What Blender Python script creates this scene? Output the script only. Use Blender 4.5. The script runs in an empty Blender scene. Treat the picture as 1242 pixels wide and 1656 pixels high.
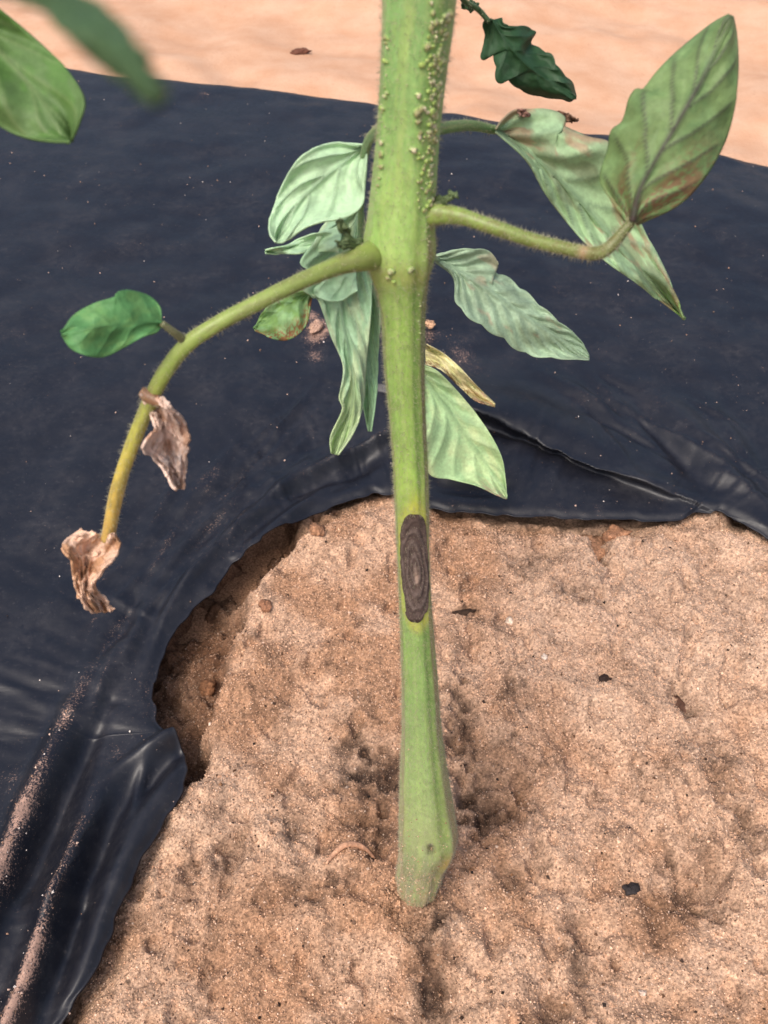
import bpy, math, random
import numpy as np
from mathutils import Vector

random.seed(7)
rng = np.random.default_rng(7)
scene = bpy.context.scene
COL = scene.collection

# ------------------------------------------------------------------ camera
PITCH = math.radians(45.0)
CAM = np.array([0.0, -0.15, 0.35])
F, CX, CY = 1590.0, 621.0, 828.0            # focal length and centre in photo pixels
cam = bpy.data.cameras.new('camera')
cam.sensor_fit = 'VERTICAL'
cam.sensor_height = 24.0
cam.lens = 24.0 * F / 1656.0
cam.clip_start = 0.005
cam.clip_end = 200.0
cam.dof.use_dof = True
cam.dof.focus_distance = 0.30
cam.dof.aperture_fstop = cam.lens / 0.75
cob = bpy.data.objects.new('camera', cam)
cob.location = CAM
cob.rotation_euler = (math.pi / 2 - PITCH, 0, 0)
COL.objects.link(cob)
scene.camera = cob

# ------------------------------------------------------------------ sky, sun, exposure
SUN_EL, SUN_ROT = math.radians(58), math.radians(214)
w = bpy.data.worlds.new('World')
scene.world = w
w.use_nodes = True
nt = w.node_tree
sky = nt.nodes.new('ShaderNodeTexSky')
sky.sky_type = 'NISHITA'
sky.sun_disc = False
sky.sun_elevation = SUN_EL
sky.sun_rotation = SUN_ROT
sky.dust_density = 6.0
sky.air_density = 1.0
bg = nt.nodes['Background']
bg.inputs[1].default_value = 0.14
nt.links.new(sky.outputs[0], bg.inputs[0])
sun = bpy.data.lights.new('sun', 'SUN')
sun.energy = 1.5
sun.angle = math.radians(24)
sun.color = (1.0, 0.95, 0.88)
sob = bpy.data.objects.new('sun', sun)
sd = Vector((math.sin(SUN_ROT) * math.cos(SUN_EL), math.cos(SUN_ROT) * math.cos(SUN_EL), math.sin(SUN_EL)))
sob.rotation_euler = sd.to_track_quat('Z', 'Y').to_euler()
sob.location = (0, 0, 3)
COL.objects.link(sob)
scene.view_settings.view_transform = 'Standard'
scene.view_settings.look = 'None'
scene.view_settings.exposure = 0.55
scene.view_settings.gamma = 1.0

# ------------------------------------------------------------------ pixel -> direction helpers
CP, SP = math.cos(PITCH), math.sin(PITCH)
def raydir(px, py):
    px = np.asarray(px, float); py = np.asarray(py, float)
    a = (px - CX) / F; b = (CY - py) / F
    return np.stack([a, CP + b * SP, -SP + b * CP], -1)
def at_depth(px, py, d):
    return CAM + np.asarray(d, float)[..., None] * raydir(px, py)
def at_z(px, py, z=0.0):
    r = raydir(px, py)
    return CAM + ((z - CAM[2]) / r[..., 2])[..., None] * r
def stem_depth(py):                               # depth of the vertical plane y = 0 the stem stands in
    return 0.15 / (CP + (CY - np.asarray(py, float)) / F * SP)
def ground_depth(py):
    return 0.35 / (SP - (CY - np.asarray(py, float)) / F * CP)

def lin(c):
    c = np.asarray(c, float) / 255.0
    return np.where(c <= 0.04045, c / 12.92, ((c + 0.055) / 1.055) ** 2.4)
def alb(*c):                                      # seen colour -> base colour
    return lin(c) / 1.45

# ------------------------------------------------------------------ noise
def _hash(ix, iy, seed):
    h = (ix.astype(np.int64) * 374761393 + iy.astype(np.int64) * 668265263 + seed * 982451653) & 0xFFFFFFFF
    h = ((h ^ (h >> 13)) * 1274126177) & 0xFFFFFFFF
    h = h ^ (h >> 16)
    return (h & 0xFFFFFF) / float(0xFFFFFF)
def vnoise(x, y, seed=0):
    x = np.asarray(x, float); y = np.asarray(y, float)
    ix = np.floor(x); iy = np.floor(y)
    fx = x - ix; fy = y - iy
    fx = fx * fx * fx * (fx * (fx * 6 - 15) + 10); fy = fy * fy * fy * (fy * (fy * 6 - 15) + 10)
    a = _hash(ix, iy, seed); b = _hash(ix + 1, iy, seed)
    c = _hash(ix, iy + 1, seed); d = _hash(ix + 1, iy + 1, seed)
    return (a + (b - a) * fx) * (1 - fy) + (c + (d - c) * fx) * fy
def fbm(x, y, seed=0, octs=4, gain=0.5):
    x = np.asarray(x, float); y = np.asarray(y, float)
    s = 0; a = 1; t = 0
    for i in range(octs):
        ca, sa = math.cos(i * 1.1 + 0.5), math.sin(i * 1.1 + 0.5)
        s = s + a * vnoise((x * ca - y * sa) * 2 ** i + 17.3 * i, (x * sa + y * ca) * 2 ** i - 9.1 * i, seed + i * 31)
        t += a; a *= gain
    return s / t
def sstep(a, b, x):
    t = np.clip((x - a) / (b - a), 0, 1)
    return t * t * (3 - 2 * t)

# ------------------------------------------------------------------ curves
def catmull(P, n, closed=False):
    P = np.asarray(P, float)
    if closed:
        Q = np.vstack([P[-1:], P, P[:2]])
    else:
        Q = np.vstack([2 * P[0] - P[1], P, 2 * P[-1] - P[-2]])
    out = []
    m = len(Q) - 3
    for i in range(m):
        p0, p1, p2, p3 = Q[i:i + 4]
        t = np.linspace(0, 1, 24, endpoint=False)[:, None]
        out.append(0.5 * ((2 * p1) + (-p0 + p2) * t + (2 * p0 - 5 * p1 + 4 * p2 - p3) * t ** 2 + (-p0 + 3 * p1 - 3 * p2 + p3) * t ** 3))
    out.append(Q[-2][None])
    C = np.vstack(out)
    k = min(2, C.shape[1])
    L = np.r_[0, np.cumsum(np.linalg.norm(np.diff(C[:, :k], axis=0), axis=1))]
    u = np.linspace(0, L[-1], n)
    return np.stack([np.interp(u, L, C[:, j]) for j in range(C.shape[1])], 1)
def resample(P, n, smooth=True):
    P = np.asarray(P, float)
    if smooth and len(P) > 2:
        return catmull(P, n)
    L = np.r_[0, np.cumsum(np.linalg.norm(np.diff(P[:, :2], axis=0), axis=1))]
    u = np.linspace(0, L[-1], n)
    return np.stack([np.interp(u, L, P[:, j]) for j in range(P.shape[1])], 1)

# ------------------------------------------------------------------ mesh objects
def mesh_obj(name, verts, faces, mat, parent=None, cols=None, attrs=None, smooth=True, link=True):
    me = bpy.data.meshes.new(name)
    verts = np.asarray(verts, np.float32)
    if isinstance(faces, np.ndarray):
        nv = len(verts); nf, k = faces.shape
        me.vertices.add(nv); me.vertices.foreach_set('co', verts.ravel())
        me.loops.add(nf * k); me.loops.foreach_set('vertex_index', faces.astype(np.int32).ravel())
        me.polygons.add(nf); me.polygons.foreach_set('loop_start', np.arange(0, nf * k, k, dtype=np.int32))
        me.update(calc_edges=True)
    else:
        me.from_pydata(verts.tolist(), [], faces); me.update()
    me.validate()
    me.polygons.foreach_set('use_smooth', np.full(len(me.polygons), smooth, bool))
    if cols is not None:
        a = me.attributes.new('Col', 'FLOAT_COLOR', 'POINT')
        c = np.ones((len(verts), 4), np.float32); c[:, :3] = np.clip(cols, 0, 1)
        a.data.foreach_set('color', c.ravel())
    for k, v in (attrs or {}).items():
        a = me.attributes.new(k, 'FLOAT', 'POINT'); a.data.foreach_set('value', np.asarray(v, np.float32).ravel())
    me.materials.append(mat)
    ob = bpy.data.objects.new(name, me)
    ob.parent = parent
    if link: COL.objects.link(ob)
    return ob
def grid_faces(nr, nc, wrap=False):
    r = np.arange(nr - 1)[:, None]; c = np.arange(nc if wrap else nc - 1)[None, :]
    c2 = (c + 1) % nc
    return np.stack([r * nc + c, r * nc + c2, (r + 1) * nc + c2, (r + 1) * nc + c], -1).reshape(-1, 4)
def tag(o, label, cat, group=None):
    o['label'] = label; o['category'] = cat
    if group: o['group'] = group
    return o

# ------------------------------------------------------------------ materials
def new_mat(name):
    m = bpy.data.materials.new(name); m.use_nodes = True
    t = m.node_tree
    return m, t, t.nodes['Principled BSDF'], t.nodes['Material Output']
def node(t, typ, **kw):
    n = t.nodes.new(typ)
    for k, v in kw.items(): setattr(n, k, v)
    return n
def noise_n(t, coord, scale, detail=4, rough=0.55):
    n = node(t, 'ShaderNodeTexNoise'); n.inputs['Scale'].default_value = scale
    n.inputs['Detail'].default_value = detail; n.inputs['Roughness'].default_value = rough
    t.links.new(coord, n.inputs['Vector']); return n.outputs['Fac']
def maprange(t, src, a, b, c, d):
    n = node(t, 'ShaderNodeMapRange'); n.inputs[1].default_value = a; n.inputs[2].default_value = b
    n.inputs[3].default_value = c; n.inputs[4].default_value = d; t.links.new(src, n.inputs[0]); return n.outputs[0]
def math_n(t, op, a, b=None):
    n = node(t, 'ShaderNodeMath', operation=op)
    for i, v in enumerate((a, b)):
        if v is None: continue
        if isinstance(v, (int, float)): n.inputs[i].default_value = v
        else: t.links.new(v, n.inputs[i])
    return n.outputs[0]
def mixc(t, fac, a, b, blend='MIX'):
    n = node(t, 'ShaderNodeMix', data_type='RGBA', blend_type=blend)
    for i, v in ((0, fac), (6, a), (7, b)):
        if isinstance(v, (int, float)): n.inputs[i].default_value = v
        elif isinstance(v, (tuple, list, np.ndarray)): n.inputs[i].default_value = (*[float(q) for q in v], 1)
        else: t.links.new(v, n.inputs[i])
    return n.outputs[2]
def bump(t, h, strength, dist, normal=None):
    n = node(t, 'ShaderNodeBump'); n.inputs['Strength'].default_value = strength; n.inputs['Distance'].default_value = dist
    t.links.new(h, n.inputs['Height'])
    if normal is not None: t.links.new(normal, n.inputs['Normal'])
    return n.outputs[0]

def col_mat(name, rough=0.6, spec=0.3, nscale=600, namp=0.25, bscale=900, bdist=0.0002, bstr=0.5, trans=0.0, sss=0.0, tint=(1, 1, 1)):
    m, t, p, out = new_mat(name)
    co = node(t, 'ShaderNodeTexCoord').outputs['Object']
    at = node(t, 'ShaderNodeAttribute', attribute_name='Col').outputs['Color']
    f = maprange(t, noise_n(t, co, nscale), 0.3, 0.7, 1 - namp, 1 + namp)
    f2 = maprange(t, noise_n(t, co, nscale * 0.17, 3), 0.3, 0.7, 1 - namp * 0.6, 1 + namp * 0.6)
    c = mixc(t, 1.0, at, math_n(t, 'MULTIPLY', f, f2), 'MULTIPLY')
    t.links.new(c, p.inputs['Base Color'])
    p.inputs['Roughness'].default_value = rough
    p.inputs['Specular IOR Level'].default_value = spec
    nb = bump(t, noise_n(t, co, bscale, 3), bstr, bdist)
    t.links.new(nb, p.inputs['Normal'])
    if sss:
        p.inputs['Subsurface Weight'].default_value = sss
        p.inputs['Subsurface Radius'].default_value = (0.6, 1.0, 0.25)
        p.inputs['Subsurface Scale'].default_value = 0.002
    if trans:
        tr = node(t, 'ShaderNodeBsdfTranslucent')
        tc = mixc(t, 1.0, c, (0.9, 1.0, 0.45), 'MULTIPLY')
        t.links.new(tc, tr.inputs[0])
        mx = node(t, 'ShaderNodeMixShader'); mx.inputs[0].default_value = trans
        t.links.new(p.outputs[0], mx.inputs[1]); t.links.new(tr.outputs[0], mx.inputs[2])
        t.links.new(mx.outputs[0], out.inputs[0])
    return m

M = {}
M['stem'] = col_mat('stem_skin', 0.42, 0.4, 500, 0.13, 1400, 0.00015, 0.5, sss=0.25)
M['leaf'] = col_mat('leaf_blade', 0.55, 0.3, 700, 0.14, 1100, 0.00025, 0.6, trans=0.20)
M['dry'] = col_mat('withered_leaf', 0.75, 0.25, 420, 0.22, 700, 0.0004, 0.8, trans=0.12)
M['lesion'] = col_mat('lesion_crust', 0.8, 0.15, 900, 0.3, 1600, 0.0003, 0.8)
M['grain'] = col_mat('sand_grains', 0.6, 0.4, 900, 0.2, 2500, 0.0001, 0.3)
M['debris'] = col_mat('debris', 0.8, 0.2, 900, 0.35, 1500, 0.0003, 0.8)
hm, t, p, out = new_mat('plant_hair')
p.inputs['Base Color'].default_value = (0.55, 0.52, 0.36, 1); p.inputs['Roughness'].default_value = 0.5
tr = node(t, 'ShaderNodeBsdfTranslucent'); tr.inputs[0].default_value = (0.6, 0.58, 0.4, 1)
mx = node(t, 'ShaderNodeMixShader'); mx.inputs[0].default_value = 0.4
t.links.new(p.outputs[0], mx.inputs[1]); t.links.new(tr.outputs[0], mx.inputs[2]); t.links.new(mx.outputs[0], out.inputs[0])
M['hair'] = hm

# soil
m, t, p, out = new_mat('sandy_soil')
co = node(t, 'ShaderNodeTexCoord').outputs['Object']
at = node(t, 'ShaderNodeAttribute', attribute_name='Col').outputs['Color']
n1 = noise_n(t, co, 1000, 2, 0.6); n2 = noise_n(t, co, 420, 5, 0.65); n3 = noise_n(t, co, 90, 4)
f = math_n(t, 'MULTIPLY', maprange(t, n1, 0.32, 0.68, 0.58, 1.38), maprange(t, n2, 0.3, 0.7, 0.66, 1.3))
f = math_n(t, 'MULTIPLY', f, maprange(t, n3, 0.3, 0.7, 0.85, 1.12))
c = mixc(t, 1.0, at, f, 'MULTIPLY')
vo = node(t, 'ShaderNodeTexVoronoi'); vo.inputs['Scale'].default_value = 600; t.links.new(co, vo.inputs['Vector'])
sp = maprange(t, math_n(t, 'MULTIPLY', maprange(t, vo.outputs['Distance'], 0.22, 0.36, 1, 0), maprange(t, n2, 0.46, 0.56, 0, 1)), 0, 1, 0, 0.85)
c = mixc(t, sp, c, (0.10, 0.055, 0.035))
t.links.new(c, p.inputs['Base Color'])
p.inputs['Roughness'].default_value = 0.9; p.inputs['Specular IOR Level'].default_value = 0.2
b1 = bump(t, n2, 0.6, 0.0006); b2 = bump(t, n1, 0.9, 0.0005, b1)
t.links.new(b2, p.inputs['Normal'])
M['soil'] = m

# far sand
m, t, p, out = new_mat('dry_sand')
co = node(t, 'ShaderNodeTexCoord').outputs['Object']
n1 = noise_n(t, co, 300, 5, 0.65); n2 = noise_n(t, co, 22, 5, 0.6)
c = mixc(t, maprange(t, n2, 0.35, 0.7, 0, 1), alb(232, 190, 160), alb(220, 170, 136))
c = mixc(t, maprange(t, n1, 0.55, 0.75, 0, 0.4), c, alb(190, 135, 105))
t.links.new(c, p.inputs['Base Color']); p.inputs['Roughness'].default_value = 0.95
p.inputs['Specular IOR Level'].default_value = 0.1
t.links.new(bump(t, n1, 0.5, 0.0015), p.inputs['Normal'])
M['sand'] = m

# black plastic film
m, t, p, out = new_mat('black_plastic_film')
co = node(t, 'ShaderNodeTexCoord').outputs['Object']
da = node(t, 'ShaderNodeAttribute', attribute_name='dust').outputs['Fac']
n1 = noise_n(t, co, 1300, 3, 0.7); n2 = noise_n(t, co, 38, 5, 0.6); n3 = noise_n(t, co, 260, 5, 0.6); n4 = noise_n(t, co, 9, 3, 0.5)
haze_d = math_n(t, 'MULTIPLY', maprange(t, n2, 0.42, 0.75, 0, 1), maprange(t, n3, 0.35, 0.7, 0.2, 1))
haze_d = math_n(t, 'ADD', math_n(t, 'MULTIPLY', haze_d, 0.075), math_n(t, 'MULTIPLY', maprange(t, noise_n(t, co, 620, 2, 0.6), 0.62, 0.80, 0, 1), 0.09))
base = mixc(t, maprange(t, n4, 0.3, 0.7, 0, 1), (0.0050, 0.0060, 0.0110), (0.0080, 0.0088, 0.0140))
base = mixc(t, haze_d, base, (0.30, 0.27, 0.26))
spk = maprange(t, math_n(t, 'ADD', n1, math_n(t, 'MULTIPLY', math_n(t, 'MULTIPLY', da, maprange(t, n2, 0.35, 0.6, 0.45, 1.1)), 0.42)), 0.70, 0.86, 0, 1)
spk = math_n(t, 'MULTIPLY', spk, maprange(t, n3, 0.3, 0.6, 0.5, 1))
base = mixc(t, spk, base, alb(205, 165, 145))
t.links.new(base, p.inputs['Base Color'])
ro = math_n(t, 'ADD', maprange(t, n3, 0.3, 0.7, 0.38, 0.50), math_n(t, 'MULTIPLY', spk, 0.4))
t.links.new(ro, p.inputs['Roughness'])
p.inputs['Specular IOR Level'].default_value = 0.43
b1 = bump(t, n3, 0.2, 0.0005); b2 = bump(t, n1, 0.2, 0.0002, b1)
t.links.new(b2, p.inputs['Normal'])
M['film'] = m

# ------------------------------------------------------------------ planting hole outline (on the ground)
HOLE_PX = [(95, 1668), (122, 1618), (160, 1560), (190, 1480), (225, 1402), (264, 1332), (300, 1262),
           (297, 1226), (286, 1190), (268, 1184), (252, 1160), (247, 1128), (254, 1082), (274, 1032), (308, 988), (344, 952), (385, 905),
           (440, 866), (490, 836), (540, 816), (600, 796), (650, 800), (700, 820), (760, 826), (860, 832),
           (960, 836), (1085, 840), (1118, 831), (1150, 827), (1190, 842), (1242, 872), (1330, 935), (1440, 1060),
           (1500, 1250), (1480, 1500), (1400, 1720), (1150, 1860), (750, 1930), (350, 1880), (150, 1780)]
hp = np.array(HOLE_PX, float)
HOLE = at_z(hp[:, 0], hp[:, 1], 0.004)[:, :2]
NT = 1150
hole_c = catmull(HOLE, NT + 1, closed=True)[:-1]
hole_c += ((np.stack([vnoise(np.arange(NT) * 0.16, 0 * np.arange(NT), 3), vnoise(np.arange(NT) * 0.16, 7 + 0 * np.arange(NT), 4)], 1)) - 0.5) * 0.0020

def seg_dist(X, Y, P):
    """distance, signed side and position along a polyline (0..1)"""
    best = np.full(X.shape, 1e9); sgn = np.zeros(X.shape); tt = np.zeros(X.shape)
    L = np.r_[0, np.cumsum(np.linalg.norm(np.diff(P, axis=0), axis=1))]
    for i in range(len(P) - 1):
        a, b = P[i], P[i + 1]; d = b - a; l2 = d @ d
        u = np.clip(((X - a[0]) * d[0] + (Y - a[1]) * d[1]) / l2, 0, 1)
        dx = X - a[0] - u * d[0]; dy = Y - a[1] - u * d[1]
        q = np.hypot(dx, dy); k = q < best
        best = np.where(k, q, best)
        sgn = np.where(k, np.sign(d[0] * dy - d[1] * dx), sgn)
        tt = np.where(k, (L[i] + u * math.sqrt(l2)) / L[-1], tt)
    return best, sgn, tt
def inside(X, Y, P):
    r = np.zeros(X.shape, bool); n = len(P)
    for i in range(n):
        x1, y1 = P[i]; x2, y2 = P[(i + 1) % n]
        if y1 == y2: continue
        r ^= ((y1 > Y) != (y2 > Y)) & (X < (x2 - x1) * (Y - y1) / (y2 - y1) + x1)
    return r
def gpx(pts, z=0.0):
    a = np.array(pts, float); return at_z(a[:, 0], a[:, 1], z)[:, :2]

# ------------------------------------------------------------------ soil in the planting hole
SX = (-0.150, 0.260); SY = (-0.090, 0.270)
def soil_field(X, Y):
    poly = hole_c[::6]
    # signed distance to the outline (positive inside) on a coarse grid, then interpolated
    gx = np.linspace(*SX, 150); gy = np.linspace(*SY, 130)
    GX, GY = np.meshgrid(gx, gy)
    cl = np.vstack([poly, poly[:1]])
    d, _, _ = seg_dist(GX, GY, cl)
    d = np.where(inside(GX, GY, poly), d, -d)
    fx = np.clip((X - SX[0]) / (SX[1] - SX[0]) * 149, 0, 148.999); fy = np.clip((Y - SY[0]) / (SY[1] - SY[0]) * 129, 0, 128.999)
    ix = fx.astype(int); iy = fy.astype(int); fx -= ix; fy -= iy
    D = (d[iy, ix] * (1 - fx) + d[iy, ix + 1] * fx) * (1 - fy) + (d[iy + 1, ix] * (1 - fx) + d[iy + 1, ix + 1] * fx) * fy
    Z = (fbm(X * 22, Y * 22, 11, 3) - 0.5) * 0.012
    Z += (fbm(X * 62, Y * 62, 12, 2) - 0.5) * 0.0075
    Z += (fbm(X * 260, Y * 260, 14, 3, 0.55) - 0.5) * 0.0020
    Z += (fbm(X * 800, Y * 800, 15, 2) - 0.5) * 0.0010
    # shallow rain dimples
    Z -= sstep(0.60, 0.80, fbm(X * 105, Y * 80, 16, 2)) * 0.0035
    # the ground sinks under the film
    Z -= sstep(0.004, -0.030, D) * 0.012 + sstep(0.012, 0.0, D) * 0.0045
    # washed-out hollow along the left edge of the film
    hol = gpx([(300, 1268), (332, 1232), (330, 1185), (352, 1120), (376, 1062), (388, 1010), (404, 962), (440, 915), (500, 850),
               (480, 800), (380, 850), (290, 930), (220, 1030), (190, 1120), (215, 1210)])
    hx = X + (fbm(X * 60, Y * 60, 41, 3) - 0.5) * 0.012; hy = Y + (fbm(X * 60, Y * 60, 42, 3) - 0.5) * 0.012
    dh, _, _ = seg_dist(hx, hy, np.vstack([hol, hol[:1]]))
    dh = np.where(inside(hx, hy, hol), dh, -dh)
    hm_ = sstep(-0.003, 0.007, dh)
    Z -= hm_ * 0.017
    Z += hm_ * (fbm(X * 160, Y * 160, 43, 3) - 0.5) * 0.012
    # rounded shoulder of the mound beside the hollow
    Z += np.exp(-((dh + 0.010) / 0.010) ** 2) * 0.0035
    damp_shade = hm_ * 0.55  # dark soil tone: damp patches plus shade painted into dips
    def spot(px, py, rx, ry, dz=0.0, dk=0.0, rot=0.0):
        nonlocal Z, damp_shade
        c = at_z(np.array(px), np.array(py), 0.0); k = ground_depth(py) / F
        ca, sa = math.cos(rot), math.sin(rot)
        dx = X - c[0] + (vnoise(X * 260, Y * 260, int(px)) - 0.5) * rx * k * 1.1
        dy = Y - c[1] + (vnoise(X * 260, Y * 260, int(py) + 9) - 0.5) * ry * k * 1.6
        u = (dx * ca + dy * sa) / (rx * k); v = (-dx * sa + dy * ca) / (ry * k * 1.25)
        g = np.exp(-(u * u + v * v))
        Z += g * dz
        damp_shade = np.maximum(damp_shade, g * dk)
    spot(512, 842, 20, 16, -0.016, 0.7); spot(970, 868, 14, 30, -0.016, 0.6); spot(960, 842, 45, 14, -0.009, 0.4)  # gaps at the film edge: sunk, with their shade put into the colour
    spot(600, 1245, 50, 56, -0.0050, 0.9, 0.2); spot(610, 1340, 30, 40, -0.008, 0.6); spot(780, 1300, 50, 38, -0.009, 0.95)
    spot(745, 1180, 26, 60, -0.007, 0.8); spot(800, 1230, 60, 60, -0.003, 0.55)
    spot(700, 1580, 34, 110, -0.006, 0.8); spot(690, 1480, 40, 30, -0.003, 0.5)  # stem's soft shadow painted on the soil as a dark strip
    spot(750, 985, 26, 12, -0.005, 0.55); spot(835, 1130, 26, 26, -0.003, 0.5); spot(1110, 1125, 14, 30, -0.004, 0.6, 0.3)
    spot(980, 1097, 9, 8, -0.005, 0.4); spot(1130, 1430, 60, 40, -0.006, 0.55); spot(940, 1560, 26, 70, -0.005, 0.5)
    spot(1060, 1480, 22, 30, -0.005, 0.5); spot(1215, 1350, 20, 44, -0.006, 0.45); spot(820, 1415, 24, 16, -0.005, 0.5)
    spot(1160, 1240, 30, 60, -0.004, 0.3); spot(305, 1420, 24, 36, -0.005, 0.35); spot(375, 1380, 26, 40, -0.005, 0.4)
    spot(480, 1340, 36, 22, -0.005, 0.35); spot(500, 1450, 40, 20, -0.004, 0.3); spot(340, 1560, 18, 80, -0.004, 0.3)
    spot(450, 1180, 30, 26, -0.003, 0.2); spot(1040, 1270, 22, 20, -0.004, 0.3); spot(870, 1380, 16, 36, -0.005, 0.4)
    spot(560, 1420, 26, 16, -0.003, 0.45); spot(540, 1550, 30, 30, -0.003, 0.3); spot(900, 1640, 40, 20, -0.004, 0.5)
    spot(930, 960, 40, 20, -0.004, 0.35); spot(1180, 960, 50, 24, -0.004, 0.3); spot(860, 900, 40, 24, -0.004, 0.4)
    # small collar of earth round the stem, hollow behind it
    c = at_z(np.array(668.), np.array(1468.), 0.0)
    rr = np.hypot(X - c[0], (Y - c[1] + 0.004) * 1.0)
    Z -= np.exp(-(rr / 0.014) ** 2) * (Z - 0.0012); Z += np.exp(-((rr - 0.0105) / 0.0045) ** 2) * (0.0022 + 0.0034 * vnoise(X * 300, Y * 300, 88))
    return Z, D, np.clip(damp_shade, 0, 1), hm_
nx, ny = 570, 510
sx = np.linspace(*SX, nx); sy = np.linspace(*SY, ny)
X, Y = np.meshgrid(sx, sy)
Z, D, damp_shade, holm = soil_field(X, Y)
tone = fbm(X * 45, Y * 45, 51, 4); tone2 = fbm(X * 150, Y * 150, 52, 4, 0.65); tone3 = fbm(X * 14, Y * 14, 53, 3)
cA, cB, cC, cD = alb(222, 182, 152), alb(194, 150, 118), alb(110, 82, 64), alb(234, 198, 170)
k = sstep(0.35, 0.68, tone)[..., None]
SC = cA * (1 - k) + cB * k
k = (sstep(0.5, 0.72, tone3) * 0.6)[..., None]; SC = SC * (1 - k) + cD * k
k = (sstep(0.56, 0.74, tone2) * 0.45)[..., None]; SC = SC * (1 - k) + cC * k
k = (np.clip(damp_shade * (0.85 + 1.2 * (tone2 - 0.35)), 0, 0.95))[..., None]; SC = SC * (1 - k) + alb(62, 46, 38) * k
k = (holm * 0.55)[..., None]; SC = SC * (1 - k) + alb(120, 82, 58) * k
soil_v = np.stack([X, Y, Z], -1).reshape(-1, 3)
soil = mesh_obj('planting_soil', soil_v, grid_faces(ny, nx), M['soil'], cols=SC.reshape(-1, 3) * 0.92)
soil['kind'] = 'structure'
def soil_z(x, y):
    i = int(round((x - SX[0]) / (SX[1] - SX[0]) * (nx - 1))); j = int(round((y - SY[0]) / (SY[1] - SY[0]) * (ny - 1)))
    return float(Z[min(max(j, 0), ny - 1), min(max(i, 0), nx - 1)])

# ------------------------------------------------------------------ ground: sandy furrow beyond the bed, and the bed body
def edge_dist(x, y):                               # signed distance beyond the far shoulder of the bed
    return (y - (0.738 - 0.33 * x) - 0.010 * np.sin(x * 7 + 1)) / 1.053
def near_dist(x, y):
    return (-(y + 0.75 + 0.33 * x)) / 1.053
def axis(a, b, fine, n1, n2):
    inner = np.linspace(-fine, fine, n1)
    g = np.geomspace(fine, b, n2)[1:]
    return np.r_[-g[::-1], inner, g]
gx = axis(0, 60, 1.1, 260, 30); gy = np.r_[-np.geomspace(0.3, 60, 24)[::-1], np.linspace(-0.28, 2.6, 320), np.geomspace(2.65, 60, 24)]
GX, GY = np.meshgrid(gx, gy)
GZ = -0.105 + (fbm(GX * 5, GY * 5, 61, 3) - 0.5) * 0.05 + (fbm(GX * 12, GY * 12, 62, 3) - 0.5) * 0.010
GZ = np.where((edge_dist(GX, GY) < 0.03) & (near_dist(GX, GY) < 0.03), np.minimum(GZ, -0.12), GZ)
g = mesh_obj('ground', np.stack([GX, GY, GZ], -1).reshape(-1, 3), grid_faces(len(gy), len(gx)), M['sand'])
g['kind'] = 'structure'
bx = np.linspace(-1.5, 1.5, 60); by = np.linspace(-1.3, 1.3, 60)
BX, BY = np.meshgrid(bx, by)
e = np.maximum(edge_dist(BX, BY), near_dist(BX, BY))
BZ = -0.026 - 0.16 * sstep(-0.10, 0.03, e)
b = mesh_obj('bed_soil', np.stack([BX, BY, BZ], -1).reshape(-1, 3), grid_faces(60, 60), M['soil'], cols=np.tile(cB, (3600, 1)))
b['kind'] = 'structure'

# ------------------------------------------------------------------ plastic film laid over the bed
sm = hole_c.copy()
for _ in range(4000): sm = 0.5 * sm + 0.25 * (np.roll(sm, 1, 0) + np.roll(sm, -1, 0))
ctr = np.array([0.055, 0.075])
ang = np.unwrap(np.arctan2(sm[:, 1] - ctr[1], sm[:, 0] - ctr[0]))
ang = np.maximum.accumulate(ang) if ang[-1] > ang[0] else np.minimum.accumulate(ang)
def outer_pt(a):
    dx, dy = math.cos(a), math.sin(a); ts = []
    for (n, c) in (((1, 0), 1.35), ((-1, 0), 1.35), ((0.33, 1), 0.738 + 0.17), ((-0.33, -1), 0.75 + 0.17)):
        den = n[0] * dx + n[1] * dy
        if den > 1e-6: ts.append((c - n[0] * ctr[0] - n[1] * ctr[1]) / den)
    tt = min(ts); return (ctr[0] + dx * tt, ctr[1] + dy * tt)
outer = np.array([outer_pt(a) for a in ang])
NS = 290
s = (np.linspace(0, 1, NS)) ** 1.65
blend = sstep(0.0, 0.16, s)[:, None, None]
inner = hole_c[None] * (1 - blend) + sm[None] * blend
P = inner * (1 - s[:, None, None]) + outer[None] * s[:, None, None]
FX, FY = P[..., 0], P[..., 1]
TT = np.broadcast_to((ang - ang[0])[None], FX.shape) / (2 * np.pi)
# distance from the hole edge
ED = np.linalg.norm(P - hole_c[None], axis=-1)
FZ = np.full(FX.shape, 0.0045)
FZ += (fbm(FX * 9, FY * 9, 71, 3) - 0.5) * 0.010 * sstep(0.0, 0.06, ED)
FZ += (fbm(FX * 40, FY * 40, 72, 3) - 0.5) * 0.0026 * sstep(0.0, 0.03, ED)
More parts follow.
